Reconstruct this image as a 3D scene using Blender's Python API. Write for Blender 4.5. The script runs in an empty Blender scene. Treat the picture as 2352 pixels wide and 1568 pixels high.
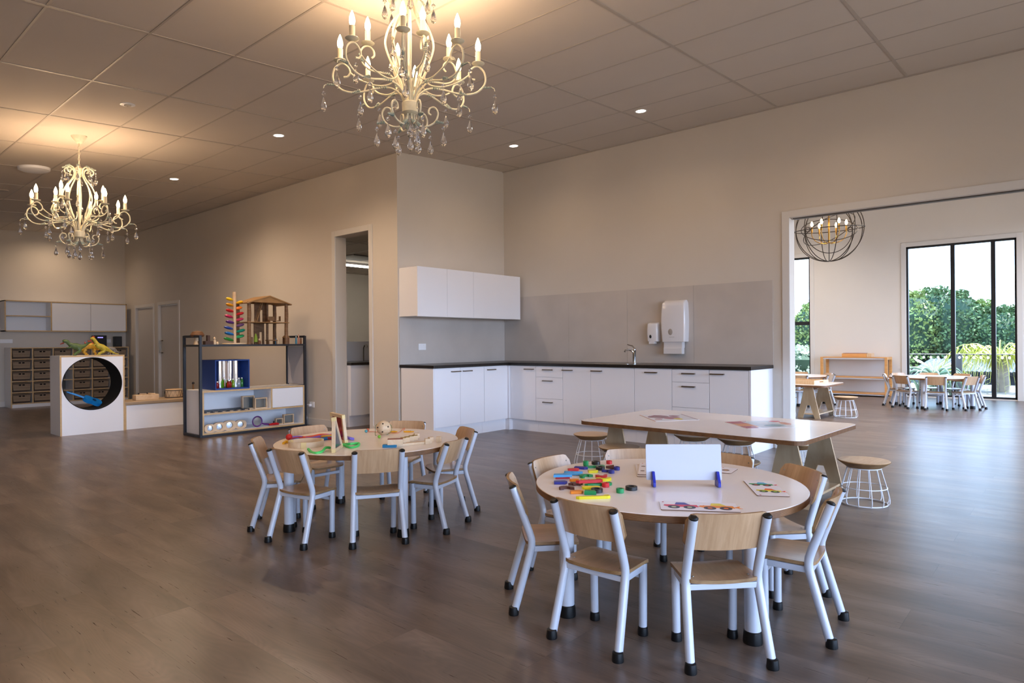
SKY, SUN, EXPO = 12.0, 26.0, 0.32
CH_W, DL_W = 2.7, 72.0
PL_W=230.0
import bpy, bmesh, math, random
from math import sin, cos, pi, radians
from mathutils import Vector, Matrix
random.seed(7)
S = bpy.context.scene
COL = S.collection
V = Vector

# ------------------------------------------------------------------ camera
F, CX, YH, H = 1500.0, 1176.0, 787.0, 1.163
HD = radians(41.0); ROLL = 0.0078
fw = V((-sin(HD), cos(HD), 0)); r0 = V((cos(HD), sin(HD), 0)); u0 = V((0, 0, 1))
rt = r0*cos(ROLL) - u0*sin(ROLL); up = u0*cos(ROLL) + r0*sin(ROLL)
CP = V((0, 0, H))
cd = bpy.data.cameras.new('camera'); cam = bpy.data.objects.new('camera', cd); COL.objects.link(cam)
cd.sensor_width = 36; cd.lens = 36*F/2352; cd.shift_y = 3/2352; cd.clip_start = .05; cd.clip_end = 300
M = Matrix((rt, up, -fw)).transposed().to_4x4(); M.translation = CP
cam.matrix_world = M
S.camera = cam
def ray(px, py): return fw + rt*((px-CX)/F) - up*((py-YH)/F)
def Z(px, py, z=0.0):
    d = ray(px, py); return CP + d*((z-H)/d.z)
def PX(px, py, x):
    d = ray(px, py); return CP + d*(x/d.x)
def PY(px, py, y):
    d = ray(px, py); return CP + d*(y/d.y)

# ------------------------------------------------------------------ mesh builder
class MB:
    def __init__(s): s.v=[]; s.f=[]; s.m=[]; s.s=[]
    def add(s, vs, fs, mi=0, sm=False, M=None):
        o = len(s.v)
        s.v += [(M @ V(p)) if M else V(p) for p in vs]
        for f in fs: s.f.append([i+o for i in f]); s.m.append(mi); s.s.append(sm)
        return s
    def box(s, a, b, mi=0, M=None):
        x0,y0,z0 = a; x1,y1,z1 = b
        vs = [(x0,y0,z0),(x1,y0,z0),(x1,y1,z0),(x0,y1,z0),(x0,y0,z1),(x1,y0,z1),(x1,y1,z1),(x0,y1,z1)]
        return s.add(vs, [(0,3,2,1),(4,5,6,7),(0,1,5,4),(1,2,6,5),(2,3,7,6),(3,0,4,7)], mi, False, M)
    def cbox(s, c, d, mi=0, rz=0, M=None):
        T = Matrix.Translation(V(c)) @ Matrix.Rotation(rz, 4, 'Z')
        if M: T = M @ T
        return s.box((-d[0]/2,-d[1]/2,-d[2]/2), (d[0]/2,d[1]/2,d[2]/2), mi, T)
    def prism(s, poly, z0, z1, mi=0, side=None, M=None, sm=False):
        n = len(poly); vs = [(p[0],p[1],z0) for p in poly] + [(p[0],p[1],z1) for p in poly]
        s.add(vs, [list(range(n))[::-1], list(range(n,2*n))], mi, False, M)
        o = len(s.v)-2*n
        for i in range(n):
            j=(i+1)%n; s.f.append([o+i,o+j,o+n+j,o+n+i]); s.m.append(mi if side is None else side); s.s.append(sm)
        return s
    def lathe(s, prof, seg=24, mi=0, M=None, sm=True, cap=True):
        n=len(prof); vs=[]; fs=[]
        for k in range(seg):
            a=2*pi*k/seg
            for r,z in prof: vs.append((r*cos(a), r*sin(a), z))
        for k in range(seg):
            k2=(k+1)%seg
            for i in range(n-1): fs.append((k*n+i, k2*n+i, k2*n+i+1, k*n+i+1))
        s.add(vs, fs, mi, sm, M)
        if cap:
            o=len(s.v)-n*seg
            if prof[0][0]>1e-5: s.f.append([o+k*n for k in range(seg)][::-1]); s.m.append(mi); s.s.append(False)
            if prof[-1][0]>1e-5: s.f.append([o+k*n+n-1 for k in range(seg)]); s.m.append(mi); s.s.append(False)
        return s
    def tube(s, pts, r, seg=8, mi=0, closed=False, M=None, cap=True, sm=True):
        P=[V(p) for p in pts]; n=len(P); rs = r if isinstance(r,(list,tuple)) else [r]*n
        vs=[]; nrm=None
        for i in range(n):
            if closed: t=(P[(i+1)%n]-P[i-1])
            else: t=(P[min(i+1,n-1)]-P[max(i-1,0)])
            t.normalize()
            if nrm is None:
                a=V((0,0,1)) if abs(t.z)<.9 else V((1,0,0))
                nrm=(a-t*a.dot(t)).normalized()
            else:
                nrm=nrm-t*nrm.dot(t)
                nrm = nrm.normalized() if nrm.length>1e-6 else V((1,0,0))
            b=t.cross(nrm)
            for k in range(seg):
                a=2*pi*k/seg; vs.append(P[i]+(nrm*cos(a)+b*sin(a))*rs[i])
        fs=[]
        for i in range(n if closed else n-1):
            j=(i+1)%n
            for k in range(seg):
                k2=(k+1)%seg; fs.append((i*seg+k, i*seg+k2, j*seg+k2, j*seg+k))
        s.add(vs,fs,mi,sm,M)
        if cap and not closed:
            o=len(s.v)-n*seg
            s.f.append([o+k for k in range(seg)][::-1]); s.m.append(mi); s.s.append(False)
            s.f.append([o+(n-1)*seg+k for k in range(seg)]); s.m.append(mi); s.s.append(False)
        return s
    def cyl(s,p0,p1,r,seg=16,mi=0,r1=None,M=None): return s.tube([p0,p1],[r, r if r1 is None else r1],seg,mi,False,M)
    def ring(s,c,R,r,seg=32,rs=8,mi=0,M=None):
        c=V(c); return s.tube([c+V((R*cos(2*pi*k/seg),R*sin(2*pi*k/seg),0)) for k in range(seg)],r,rs,mi,True,M)
    def ball(s,c,r,mi=0,seg=14,rg=9,M=None):
        sc = r if isinstance(r,(tuple,list)) else (r,r,r)
        T=Matrix.Translation(V(c)) @ Matrix.Diagonal((sc[0],sc[1],sc[2],1))
        if M: T=M@T
        return s.lathe([(sin(pi*i/rg) if 0<i<rg else 0.0,-cos(pi*i/rg)) for i in range(rg+1)],seg,mi,T,True,False)
    def xf(s,M): s.v=[M@p for p in s.v]; return s

def wloc(o):
    l=V((0,0,0))
    while o: l+=o.location; o=o.parent
    return l
def props(o,label=None,cat=None,group=None,kind=None):
    if label: o['label']=label
    if cat: o['category']=cat
    if group: o['group']=group
    if kind: o['kind']=kind
    return o
def obj(name, mb, mats, parent=None, label=None, cat=None, group=None, kind=None, bev=0, world=False, loc=None, rz=0, bseg=2, ang=35, sub=0):
    me=bpy.data.meshes.new(name)
    off = wloc(parent) if (world and parent) else (V(loc) if (world and loc is not None) else V((0,0,0)))
    me.from_pydata([tuple(p-off) for p in mb.v],[],mb.f)
    if not isinstance(mats,(list,tuple)): mats=[mats]
    for m in mats: me.materials.append(m)
    me.polygons.foreach_set('material_index',mb.m); me.polygons.foreach_set('use_smooth',mb.s)
    me.update()
    b=bmesh.new(); b.from_mesh(me); bmesh.ops.remove_doubles(b,verts=b.verts,dist=1e-6); bmesh.ops.recalc_face_normals(b,faces=b.faces); b.to_mesh(me); b.free()
    if any(mb.s): me.set_sharp_from_angle(angle=radians(ang))
    o=bpy.data.objects.new(name,me); COL.objects.link(o)
    if loc is not None: o.location=loc
    o.rotation_euler.z=rz
    if parent: o.parent=parent
    if bev:
        m=o.modifiers.new('bevel','BEVEL'); m.width=bev; m.segments=bseg; m.limit_method='ANGLE'; m.angle_limit=radians(40)
    return props(o,label,cat,group,kind)
def thing(name,label,cat,loc=(0,0,0),rz=0,group=None,sc=1):
    o=bpy.data.objects.new(name,None); COL.objects.link(o); o.location=loc; o.rotation_euler.z=rz
    o.empty_display_size=.1
    if sc!=1: o.scale=(sc,sc,sc)
    return props(o,label,cat,group)
def dup(root,loc,rz=0,label=None,group=None,sc=None):
    r=root.copy(); COL.objects.link(r); r.location=loc; r.rotation_euler=(root.rotation_euler.x,root.rotation_euler.y,rz)
    if sc: r.scale=(sc,sc,sc)
    if label: r['label']=label
    if group: r['group']=group
    for ch in list(root.children):
        c=ch.copy(); COL.objects.link(c); c.parent=r
        for g in list(ch.children):
            d=g.copy(); COL.objects.link(d); d.parent=c
    return r
def struct(name,mb,m,bev=0): return obj(name,mb,m,kind='structure',bev=bev)
def rrect(w,h,r,n=6,cx=0,cy=0):
    P=[]
    for (sx,sy,a0) in ((1,1,0),(-1,1,90),(-1,-1,180),(1,-1,270)):
        for k in range(n+1):
            a=radians(a0+90*k/n); P.append((cx+sx*(w/2-r)+r*cos(a), cy+sy*(h/2-r)+r*sin(a)))
    return P
def smooth_path(P,n=6):
    P=[V(p) for p in P]; out=[]
    for i in range(len(P)-1):
        a=P[max(i-1,0)];b=P[i];c=P[i+1];d=P[min(i+2,len(P)-1)]
        for k in range(n):
            t=k/n; out.append(.5*((2*b)+(c-a)*t+(2*a-5*b+4*c-d)*t*t+(3*b-a-3*c+d)*t**3))
    out.append(P[-1]); return out

# ------------------------------------------------------------------ materials
def lin(h):
    h=h.lstrip('#'); o=[]
    for i in (0,2,4):
        c=int(h[i:i+2],16)/255; o.append(c/12.92 if c<=.04045 else ((c+.055)/1.055)**2.4)
    return (*o,1)
_m={}
def mat(name,c='#cccccc',rough=.5,metal=0,var=0,vs=8,bump=0,bs=60,spec=.5,trans=0,coat=0,emit=0,ec=None,ior=1.45):
    if name in _m: return _m[name]
    m=bpy.data.materials.new(name); m.use_nodes=True; nt=m.node_tree; N=nt.nodes; L=nt.links
    p=N['Principled BSDF']; p.inputs['Base Color'].default_value=lin(c); p.inputs['Roughness'].default_value=rough
    p.inputs['Metallic'].default_value=metal; p.inputs['Specular IOR Level'].default_value=spec; p.inputs['IOR'].default_value=ior
    p.inputs['Transmission Weight'].default_value=trans; p.inputs['Coat Weight'].default_value=coat
    if emit: p.inputs['Emission Color'].default_value=lin(ec or c); p.inputs['Emission Strength'].default_value=emit
    tc=N.new('ShaderNodeTexCoord')
    if var:
        n=N.new('ShaderNodeTexNoise'); n.inputs['Scale'].default_value=vs; n.inputs['Detail'].default_value=4
        L.new(tc.outputs['Object'],n.inputs['Vector'])
        r=N.new('ShaderNodeMapRange'); r.inputs['From Min'].default_value=.3; r.inputs['From Max'].default_value=.7
        r.inputs['To Min'].default_value=1-var; r.inputs['To Max'].default_value=1+var
        L.new(n.outputs['Fac'],r.inputs['Value'])
        h=N.new('ShaderNodeHueSaturation'); h.inputs['Color'].default_value=lin(c); L.new(r.outputs['Result'],h.inputs['Value']); L.new(h.outputs['Color'],p.inputs['Base Color'])
    if bump:
        n=N.new('ShaderNodeTexNoise'); n.inputs['Scale'].default_value=bs; n.inputs['Detail'].default_value=3
        L.new(tc.outputs['Object'],n.inputs['Vector'])
        b=N.new('ShaderNodeBump'); b.inputs['Strength'].default_value=bump; b.inputs['Distance'].default_value=.01
        L.new(n.outputs['Fac'],b.inputs['Height']); L.new(b.outputs['Normal'],p.inputs['Normal'])
    _m[name]=m; return m
def wood(name,c1,c2,scale=(3,40,40),rough=.45,contrast=1,rings=False,coat=0):
    if name in _m: return _m[name]
    m=bpy.data.materials.new(name); m.use_nodes=True; nt=m.node_tree; N=nt.nodes; L=nt.links; p=N['Principled BSDF']
    tc=N.new('ShaderNodeTexCoord'); mp=N.new('ShaderNodeMapping'); mp.inputs['Scale'].default_value=scale
    L.new(tc.outputs['Object'],mp.inputs['Vector'])
    n=N.new('ShaderNodeTexNoise'); n.inputs['Scale'].default_value=1; n.inputs['Detail'].default_value=6; n.inputs['Roughness'].default_value=.6; n.inputs['Distortion'].default_value=.6
    L.new(mp.outputs['Vector'],n.inputs['Vector'])
    r=N.new('ShaderNodeValToRGB'); r.color_ramp.elements[0].position=.5-.2/contrast; r.color_ramp.elements[1].position=.5+.2/contrast
    r.color_ramp.elements[0].color=lin(c2); r.color_ramp.elements[1].color=lin(c1)
    L.new(n.outputs['Fac'],r.inputs['Fac']); L.new(r.outputs['Color'],p.inputs['Base Color'])
    p.inputs['Roughness'].default_value=rough; p.inputs['Coat Weight'].default_value=coat; p.inputs['Coat Roughness'].default_value=.28
    _m[name]=m; return m
def ply_edge(name,c1,c2,freq=120):
    if name in _m: return _m[name]
    m=bpy.data.materials.new(name); m.use_nodes=True; nt=m.node_tree; N=nt.nodes; L=nt.links; p=N['Principled BSDF']
    tc=N.new('ShaderNodeTexCoord'); w=N.new('ShaderNodeTexWave'); w.bands_direction='Z'; w.inputs['Scale'].default_value=freq; w.inputs['Distortion'].default_value=.6
    L.new(tc.outputs['Object'],w.inputs['Vector'])
    n=N.new('ShaderNodeTexNoise'); n.inputs['Scale'].default_value=25; L.new(tc.outputs['Object'],n.inputs['Vector'])
    a=N.new('ShaderNodeMath'); a.operation='MULTIPLY'; L.new(w.outputs['Fac'],a.inputs[0]); L.new(n.outputs['Fac'],a.inputs[1])
    r=N.new('ShaderNodeValToRGB'); r.color_ramp.elements[0].color=lin(c1); r.color_ramp.elements[1].color=lin(c2); r.color_ramp.elements[1].position=.55
    L.new(a.outputs[0],r.inputs['Fac']); L.new(r.outputs['Color'],p.inputs['Base Color']); p.inputs['Roughness'].default_value=.6
    _m[name]=m; return m
def floor_mat():
    m=bpy.data.materials.new('vinyl_planks'); m.use_nodes=True; nt=m.node_tree; N=nt.nodes; L=nt.links; p=N['Principled BSDF']
    def node(t,**k):
        n=N.new(t)
        for a,v in k.items(): n.inputs[a.replace('_',' ')].default_value=v
        return n
    def mrange(src,lo,hi,fmin=0,fmax=1):
        n=node('ShaderNodeMapRange'); n.inputs['From Min'].default_value=fmin; n.inputs['From Max'].default_value=fmax
        n.inputs['To Min'].default_value=lo; n.inputs['To Max'].default_value=hi; L.new(src,n.inputs['Value']); return n.outputs[0]
    def mul(x,y):
        n=N.new('ShaderNodeMath'); n.operation='MULTIPLY'; L.new(x,n.inputs[0]); L.new(y,n.inputs[1]); return n.outputs[0]
    tc=N.new('ShaderNodeTexCoord')
    br=N.new('ShaderNodeTexBrick'); br.offset=.37; br.offset_frequency=3; br.squash=1
    for k,v in (('Scale',1),('Brick Width',1.5),('Row Height',.25),('Mortar Size',.0012),('Mortar Smooth',.1),('Bias',0),('Color1',(0,0,0,1)),('Color2',(1,1,1,1)),('Mortar',(.5,.5,.5,1))): br.inputs[k].default_value=v
    L.new(tc.outputs['Object'],br.inputs['Vector'])
    sep=N.new('ShaderNodeSeparateColor'); L.new(br.outputs['Color'],sep.inputs['Color'])
    # every plank takes its own piece of the grain (rounded so that the offset is constant inside a plank)
    mu=node('ShaderNodeMath'); mu.operation='MULTIPLY'; mu.inputs[1].default_value=40; L.new(sep.outputs[0],mu.inputs[0])
    fl=N.new('ShaderNodeMath'); fl.operation='ROUND'; L.new(mu.outputs[0],fl.inputs[0])
    cb=N.new('ShaderNodeCombineXYZ'); L.new(fl.outputs[0],cb.inputs['X']); L.new(fl.outputs[0],cb.inputs['Z'])
    ad=N.new('ShaderNodeVectorMath'); ad.operation='ADD'; L.new(tc.outputs['Object'],ad.inputs[0]); L.new(cb.outputs[0],ad.inputs[1])
    def noise(sc,det,rough=.5,dist=0):
        mp=N.new('ShaderNodeMapping'); mp.inputs['Scale'].default_value=sc; L.new(ad.outputs[0],mp.inputs['Vector'])
        n=node('ShaderNodeTexNoise',Scale=1,Detail=det,Roughness=rough,Distortion=dist); L.new(mp.outputs[0],n.inputs['Vector']); return n.outputs['Fac']
    soft=noise((1.5,6,1),3,.5,.3); grain=noise((5,130,1),3,.6); tint=noise((.8,2.5,1),2)
    # cathedral figure
    mp=N.new('ShaderNodeMapping'); mp.inputs['Scale'].default_value=(.9,5,1); L.new(ad.outputs[0],mp.inputs['Vector'])
    nz=node('ShaderNodeTexNoise',Scale=1.2,Detail=1); L.new(mp.outputs[0],nz.inputs['Vector'])
    sn=N.new('ShaderNodeMath'); sn.operation='MULTIPLY'; sn.inputs[1].default_value=150; L.new(nz.outputs['Fac'],sn.inputs[0])
    si=N.new('ShaderNodeMath'); si.operation='SINE'; L.new(sn.outputs[0],si.inputs[0])
    r=N.new('ShaderNodeValToRGB'); e=r.color_ramp.elements; e[0].position=.28; e[0].color=lin(FC[0]); e[1].position=.72; e[1].color=lin(FC[2])
    k=r.color_ramp.elements.new(.5); k.color=lin(FC[1]); L.new(soft,r.inputs['Fac'])
    v=mul(mrange(sep.outputs[0],.88,1.10),mrange(grain,.86,1.13,.3,.7)); v=mul(v,mrange(si.outputs[0],.93,1.06,-1,1)); v=mul(v,mrange(br.outputs['Fac'],1,.55))
    h=N.new('ShaderNodeHueSaturation'); L.new(r.outputs['Color'],h.inputs['Color']); L.new(v,h.inputs['Value']); L.new(mrange(tint,.9,1.15,.3,.7),h.inputs['Saturation'])
    L.new(h.outputs['Color'],p.inputs['Base Color']); L.new(mrange(grain,.27,.36,.3,.7),p.inputs['Roughness']); p.inputs['Specular IOR Level'].default_value=.7
    b=node('ShaderNodeBump',Strength=.1,Distance=.0006); L.new(grain,b.inputs['Height']); L.new(b.outputs[0],p.inputs['Normal'])
    return m
FC=('#4c3f35','#635449','#79685c')
def glass_pane(name='window_glass',c='#ffffff',g=.08):
    if name in _m: return _m[name]
    m=bpy.data.materials.new(name); m.use_nodes=True; nt=m.node_tree; N=nt.nodes; L=nt.links
    N.remove(N['Principled BSDF']); o=N['Material Output']
    t=N.new('ShaderNodeBsdfTransparent'); t.inputs['Color'].default_value=lin(c)
    gl=N.new('ShaderNodeBsdfGlossy'); gl.inputs['Roughness'].default_value=.02
    fr=N.new('ShaderNodeFresnel'); fr.inputs['IOR'].default_value=1.3
    x=N.new('ShaderNodeMixShader'); L.new(fr.outputs[0],x.inputs['Fac']); L.new(t.outputs[0],x.inputs[1]); L.new(gl.outputs[0],x.inputs[2]); L.new(x.outputs[0],o.inputs['Surface'])
    _m[name]=m; return m
def emis(name,c,s):
    if name in _m: return _m[name]
    m=bpy.data.materials.new(name); m.use_nodes=True; N=m.node_tree.nodes; L=m.node_tree.links
    N.remove(N['Principled BSDF']); e=N.new('ShaderNodeEmission'); e.inputs['Color'].default_value=lin(c); e.inputs['Strength'].default_value=s
    L.new(e.outputs[0],N['Material Output'].inputs['Surface']); _m[name]=m; return m

W_WALL=mat('wall_paint','#d2cac0',.75,var=.015,vs=2,bump=.05,bs=180)
W_CEIL=mat('ceiling_tile','#cdc3b8',.85,var=.015,vs=2,bump=.05,bs=250)
W_GRID=mat('ceiling_grid_metal','#b2a89e',.45)
W_TRIM=mat('trim_paint','#d8d4cf',.45)
W_OTHER=mat('wall_paint_bright','#dad4cc',.75,var=.01,vs=2)
WHITE=mat('white_laminate','#ededf0',.35)
CABF=mat('cabinet_gloss','#f0eff3',.22)
BLACKTOP=mat('dark_stone','#241f1c',.3,var=.3,vs=40)
SPLASH=mat('concrete_laminate','#c3bbb4',.4,var=.05,vs=3,bump=.03,bs=300)
STEEL=mat('brushed_steel','#80766b',.35,metal=1)
CHROME=mat('chrome','#dddddd',.06,metal=1)
BLACK=mat('black_rubber','#0b0b0c',.4)
BLACKM=mat('black_metal','#23252c',.45)
WMETAL=mat('white_powdercoat','#c0c3cd',.3,coat=.3)
BIRCH=wood('birch_ply','#cca57e','#b38b64',(60,6,6),.34,coat=1)
BIRCHX=wood('birch_ply_side','#bfab8e','#a48c6c',(6,6,1.2),.5)
PALEBIRCH=wood('pale_birch','#dbbf9c','#c6a47a',(50,5,5),.4,coat=.3)
PLYE=ply_edge('plywood_edge','#6b4a2c','#b08a5c',110)
PLYD=ply_edge('plywood_edge_dark','#4d3018','#90633a',95)
PLYL=mat('pine_edge','#c9a878',.5,var=.08,vs=30)
TOPW=mat('table_laminate_white','#f2e9e4',.24,coat=.3,var=.01)
TOPB=mat('table_laminate_maple','#f1e4d8',.28,coat=.2,var=.03,vs=12)
# ------------------------------------------------------------------ room
YB, YA, XR, XL, XE, YN = 7.22, 5.22, -6.42, -15.7, 3.2, -3.5
SL=.0646
def ceil(y): return 3.687+(y-7.22)*SL
OPX0, OPX1, OPZ = -2.335, 1.1, 2.475
def wall_y(name, y0, y1, x0, x1, top, holes, m, bot=0):
    """wall in a plane of constant y with rectangular holes (xa,xb,za,zb)"""
    mb=MB(); xs=sorted({x0,x1,*[h[0] for h in holes],*[h[1] for h in holes]})
    for a,b in zip(xs,xs[1:]):
        hs=sorted([(h[2],h[3]) for h in holes if h[0]<=a+1e-6 and h[1]>=b-1e-6])
        z=bot
        for (za,zb) in hs:
            if za>z+1e-5: mb.box((a,y0,z),(b,y1,za))
            z=zb
        if z<top: mb.box((a,y0,z),(b,y1,top))
    return struct(name,mb,m)
def wall_x(name, x0,x1,y0,y1,top0,top1,holes,m):
    mb=MB(); ys=sorted({y0,y1,*[h[0] for h in holes],*[h[1] for h in holes]})
    for a,b in zip(ys,ys[1:]):
        t=lambda y: top0+(top1-top0)*(y-y0)/(y1-y0)
        def pb(za,zb0,zb1):
            mb.add([(x0,a,za),(x1,a,za),(x1,b,za),(x0,b,za),(x0,a,zb0),(x1,a,zb0),(x1,b,zb1),(x0,b,zb1)],[(0,3,2,1),(4,5,6,7),(0,1,5,4),(1,2,6,5),(2,3,7,6),(3,0,4,7)])
        hs=sorted([(h[2],h[3]) for h in holes if h[0]<=a+1e-6 and h[1]>=b-1e-6]); z=0
        for (za,zb) in hs:
            if za>z+1e-5: pb(z,za,za)
            z=zb
        pb(z,t(a),t(b))
    return struct(name,mb,m)

FL=floor_mat()
fl=MB(); fl.box((XL-.3,YN-.2,-.12),(XE+.2,15.6,0))
struct('floor',fl,FL)
# sloping tiled ceiling of the main room
def slab(x0,x1,y0,y1,t=.12,m=W_CEIL,name='ceiling'):
    mb=MB(); a,b=ceil(y0),ceil(y1)
    mb.add([(x0,y0,a),(x1,y0,a),(x1,y1,b),(x0,y1,b),(x0,y0,a+t),(x1,y0,a+t),(x1,y1,b+t),(x0,y1,b+t)],[(0,3,2,1),(4,5,6,7),(0,1,5,4),(1,2,6,5),(2,3,7,6),(3,0,4,7)])
    return mb
mb=slab(XL-.2,XE+.2,YN-.2,YA+.1); mb2=slab(XR-.1,XE+.2,YA+.1,YB+.1); mb.add(mb2.v,mb2.f)
struct('ceiling',mb,W_CEIL)
g=MB(); gz=.004
k=-9
while True:
    x=-4.875+1.213*k; k+=1
    if x>XE: break
    if x<XL: continue
    y1=YB if x>XR else YA
    w=.012
    g.add([(x-w,YN,ceil(YN)-gz),(x+w,YN,ceil(YN)-gz),(x+w,y1,ceil(y1)-gz),(x-w,y1,ceil(y1)-gz),(x-w,YN,ceil(YN)+.01),(x+w,YN,ceil(YN)+.01),(x+w,y1,ceil(y1)+.01),(x-w,y1,ceil(y1)+.01)],[(0,3,2,1),(4,5,6,7),(0,1,5,4),(1,2,6,5),(2,3,7,6),(3,0,4,7)])
y=6.622
while y>YN:
    x0=XL if y<YA else XR
    g.box((x0,y-.007,ceil(y)-.003),(XE,y+.007,ceil(y)+.01)); y-=.604
struct('ceiling_grid',g,W_GRID)
# wall-to-ceiling shadow trims
g=MB(); g.box((XR,YB-.02,ceil(YB)-.012),(XE,YB,ceil(YB)+.01)); g.box((XL,YA-.02,ceil(YA)-.012),(XR,YA,ceil(YA)+.01));
struct('trim_1',g,W_GRID)

DX0,DX1,DZ=-7.756,-6.995,2.645
wall_y('wall_left',YA,YA+.17,XL-.2,XR,ceil(YA)+.04,[(DX0,DX1,0,DZ),(-15.07,-14.16,0,1.955),(-13.87,-12.94,0,1.965)],W_WALL)
wall_x('wall_return',XR-.15,XR,YA+.17,YB,ceil(YA+.17)+.04,ceil(YB)+.04,[],W_WALL)
wall_y('wall_kitchen',YB,YB+.155,XR-.15,XE+.2,4.3,[(OPX0,OPX1,0,OPZ)],W_WALL)
wall_x('wall_far',XL-.2,XL,YN-.2,YA,ceil(YN-.2)+.04,ceil(YA)+.04,[],W_WALL)
wall_y('wall_near',YN-.2,YN,XL,XE+.2,ceil(YN)+.02,[],W_WALL)
wall_x('wall_right',XE,XE+.2,YN,YB,ceil(YN)+.04,ceil(YB)+.04,[(-2.9,1.6,.0,2.7),(1.9,6.6,.0,2.7)],W_WALL)
# casings
t=MB(); c=.075
t.box((DX0-c,YA-.016,0),(DX0,YA+.0,DZ+c)); t.box((DX1,YA-.016,0),(DX1+c,YA,DZ+c)); t.box((DX0,YA-.016,DZ),(DX1,YA,DZ+c))
struct('trim_2',t,W_TRIM,.003)
t=MB()
t.box((OPX0-.075,YB-.018,0),(OPX0,YB,OPZ+.07)); t.box((OPX0,YB-.018,OPZ),(OPX1,YB,OPZ+.07)); t.box((OPX1,YB-.018,0),(OPX1+.075,YB,OPZ+.07))
struct('trim_3',t,W_TRIM,.003)
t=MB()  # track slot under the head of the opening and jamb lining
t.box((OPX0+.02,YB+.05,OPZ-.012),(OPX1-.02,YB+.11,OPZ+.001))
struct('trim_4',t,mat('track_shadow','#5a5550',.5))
for i,(a,b,zt) in enumerate(((-15.07,-14.16,1.955),(-13.87,-12.94,1.965))):
    d=MB(); d.box((a+.004,YA+.035,.0),(b-.004,YA+.075,zt-.006)); struct('door_%d'%(i+1),d,mat('door_paint','#cbc5be',.5),.002)
    t=MB(); t.box((a-.06,YA-.014,0),(a,YA,zt+.06)); t.box((b,YA-.014,0),(b+.06,YA,zt+.06)); t.box((a,YA-.014,zt),(b,YA,zt+.06)); struct('trim_%d'%(5+i),t,W_TRIM,.003)
h=MB(); h.tube([(-13.78,YA+.035,1.02),(-13.78,YA-.02,1.02),(-13.78,YA-.02,1.26),(-13.78,YA+.035,1.26)],.012,8)
ho=obj('door_handle',h,STEEL,bpy.data.objects['door_2'])
# skirting boards
t=MB(); t.box((-15.7,YA-.014,0),(-15.13,YA,.1)); t.box((-14.1,YA-.014,0),(-13.93,YA,.1)); t.box((-12.88,YA-.014,0),(DX0-c,YA,.1)); t.box((DX1+c,YA-.014,0),(XR,YA,.1)); struct('baseboard_left',t,W_TRIM,.003)
t=MB(); t.box((-2.5,YB-.014,0),(OPX0-.075,YB,.1)); t.box((OPX1+.075,YB-.014,0),(XE,YB,.1)); struct('baseboard_kitchen',t,W_TRIM,.003)
t=MB(); t.box((XL,YN,0),(XL+.014,YA,.1)); struct('baseboard_far',t,W_TRIM,.003)
# windows to the right of and behind the camera
GLASS=glass_pane(); DARKF=mat('dark_aluminium','#1c1d20',.4)
wn=[1]
def window_x(x,y0,y1,z0,z1,n):
    t=MB(); w=.05
    t.box((x-.04,y0,z0),(x+.04,y1,z0+w)); t.box((x-.04,y0,z1-w),(x+.04,y1,z1))
    for k in range(n+1):
        yy=y0+(y1-y0-w)*k/n; t.box((x-.04,yy,z0),(x+.04,yy+w,z1))
    o=struct('window_%d'%wn[0],t,DARKF); wn[0]+=1
    p=MB(); p.box((x-.004,y0+.02,z0+.02),(x+.004,y1-.02,z1-.02)); obj('glass_pane',p,GLASS,o)
def window_y(y,x0,x1,z0,z1,xs,zs=(),mw=.07,fw_=.035):
    t=MB(); w=fw_
    t.box((x0,y-.045,z0),(x1,y+.045,z0+w)); t.box((x0,y-.045,z1-w),(x1,y+.045,z1)); t.box((x0,y-.045,z0),(x0+w,y+.045,z1)); t.box((x1-w,y-.045,z0),(x1,y+.045,z1))
    for xx in xs: t.box((xx-mw/2,y-.05,z0),(xx+mw/2,y+.05,z1))
    for zz in zs: t.box((x0,y-.05,zz-.04),(x1,y+.05,zz+.04))
    o=struct('window_%d'%wn[0],t,DARKF); wn[0]+=1
    p=MB(); p.box((x0+.02,y-.004,z0+.02),(x1-.02,y+.004,z1-.02)); obj('glass_pane',p,GLASS,o)
YF=15.4
G_CLEAR=GLASS; GLASS=glass_pane('view_dimming_glass','#d9dddd')  # grey tint added to the garden panes to dim the view outside
window_y(YF+.08,-2.68,-.88,.02,3.06,(-1.885,-1.24))
window_y(YF+.08,-6.1,-4.545,.02,3.03,(-5.3,),(1.55,))
GLASS=G_CLEAR
window_x(XE+.1,-2.9,1.6,0,2.7,3); window_x(XE+.1,1.9,6.6,0,2.7,3)

# ---------------- bright room beyond the opening
XO0,XO1=-6.3,1.7
wall_y('wall_garden',YF,YF+.2,XO0-.2,XO1+.2,4.3,[(-2.68,-.88,.02,3.06),(-6.1,-4.545,.02,3.03)],W_OTHER)
wall_x('wall_playroom_left',XO0-.2,XO0,YB+.155,YF,4.3,4.3,[],W_OTHER)
wall_x('wall_playroom_right',XO1,XO1+.2,YB+.155,YF,4.3,4.3,[(8.0,11.2,0,3.4),(11.5,14.9,0,3.4)],W_OTHER)
window_x(XO1+.1,8.0,11.2,0,3.4,2); window_x(XO1+.1,11.5,14.9,0,3.4,2)
t=MB(); t.box((XO0-.2,YB+.1,4.2),(XO1+.2,YF+.2,4.32)); struct('ceiling_playroom',t,W_CEIL)
t=MB()
for (a,b,zt) in ((-2.68,-.88,3.06),(-6.1,-4.545,3.03)):
    t.box((a-.085,YF-.016,.0),(a,YF,zt+.085)); t.box((b,YF-.016,.0),(b+.085,YF,zt+.085)); t.box((a,YF-.016,zt),(b,YF,zt+.085))
struct('trim_7',t,W_TRIM,.003)
t=MB()
for (a,b) in ((-4.46,-2.765),(-.795,XO1)): t.box((a,YF-.014,0),(b,YF,.11))
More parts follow.
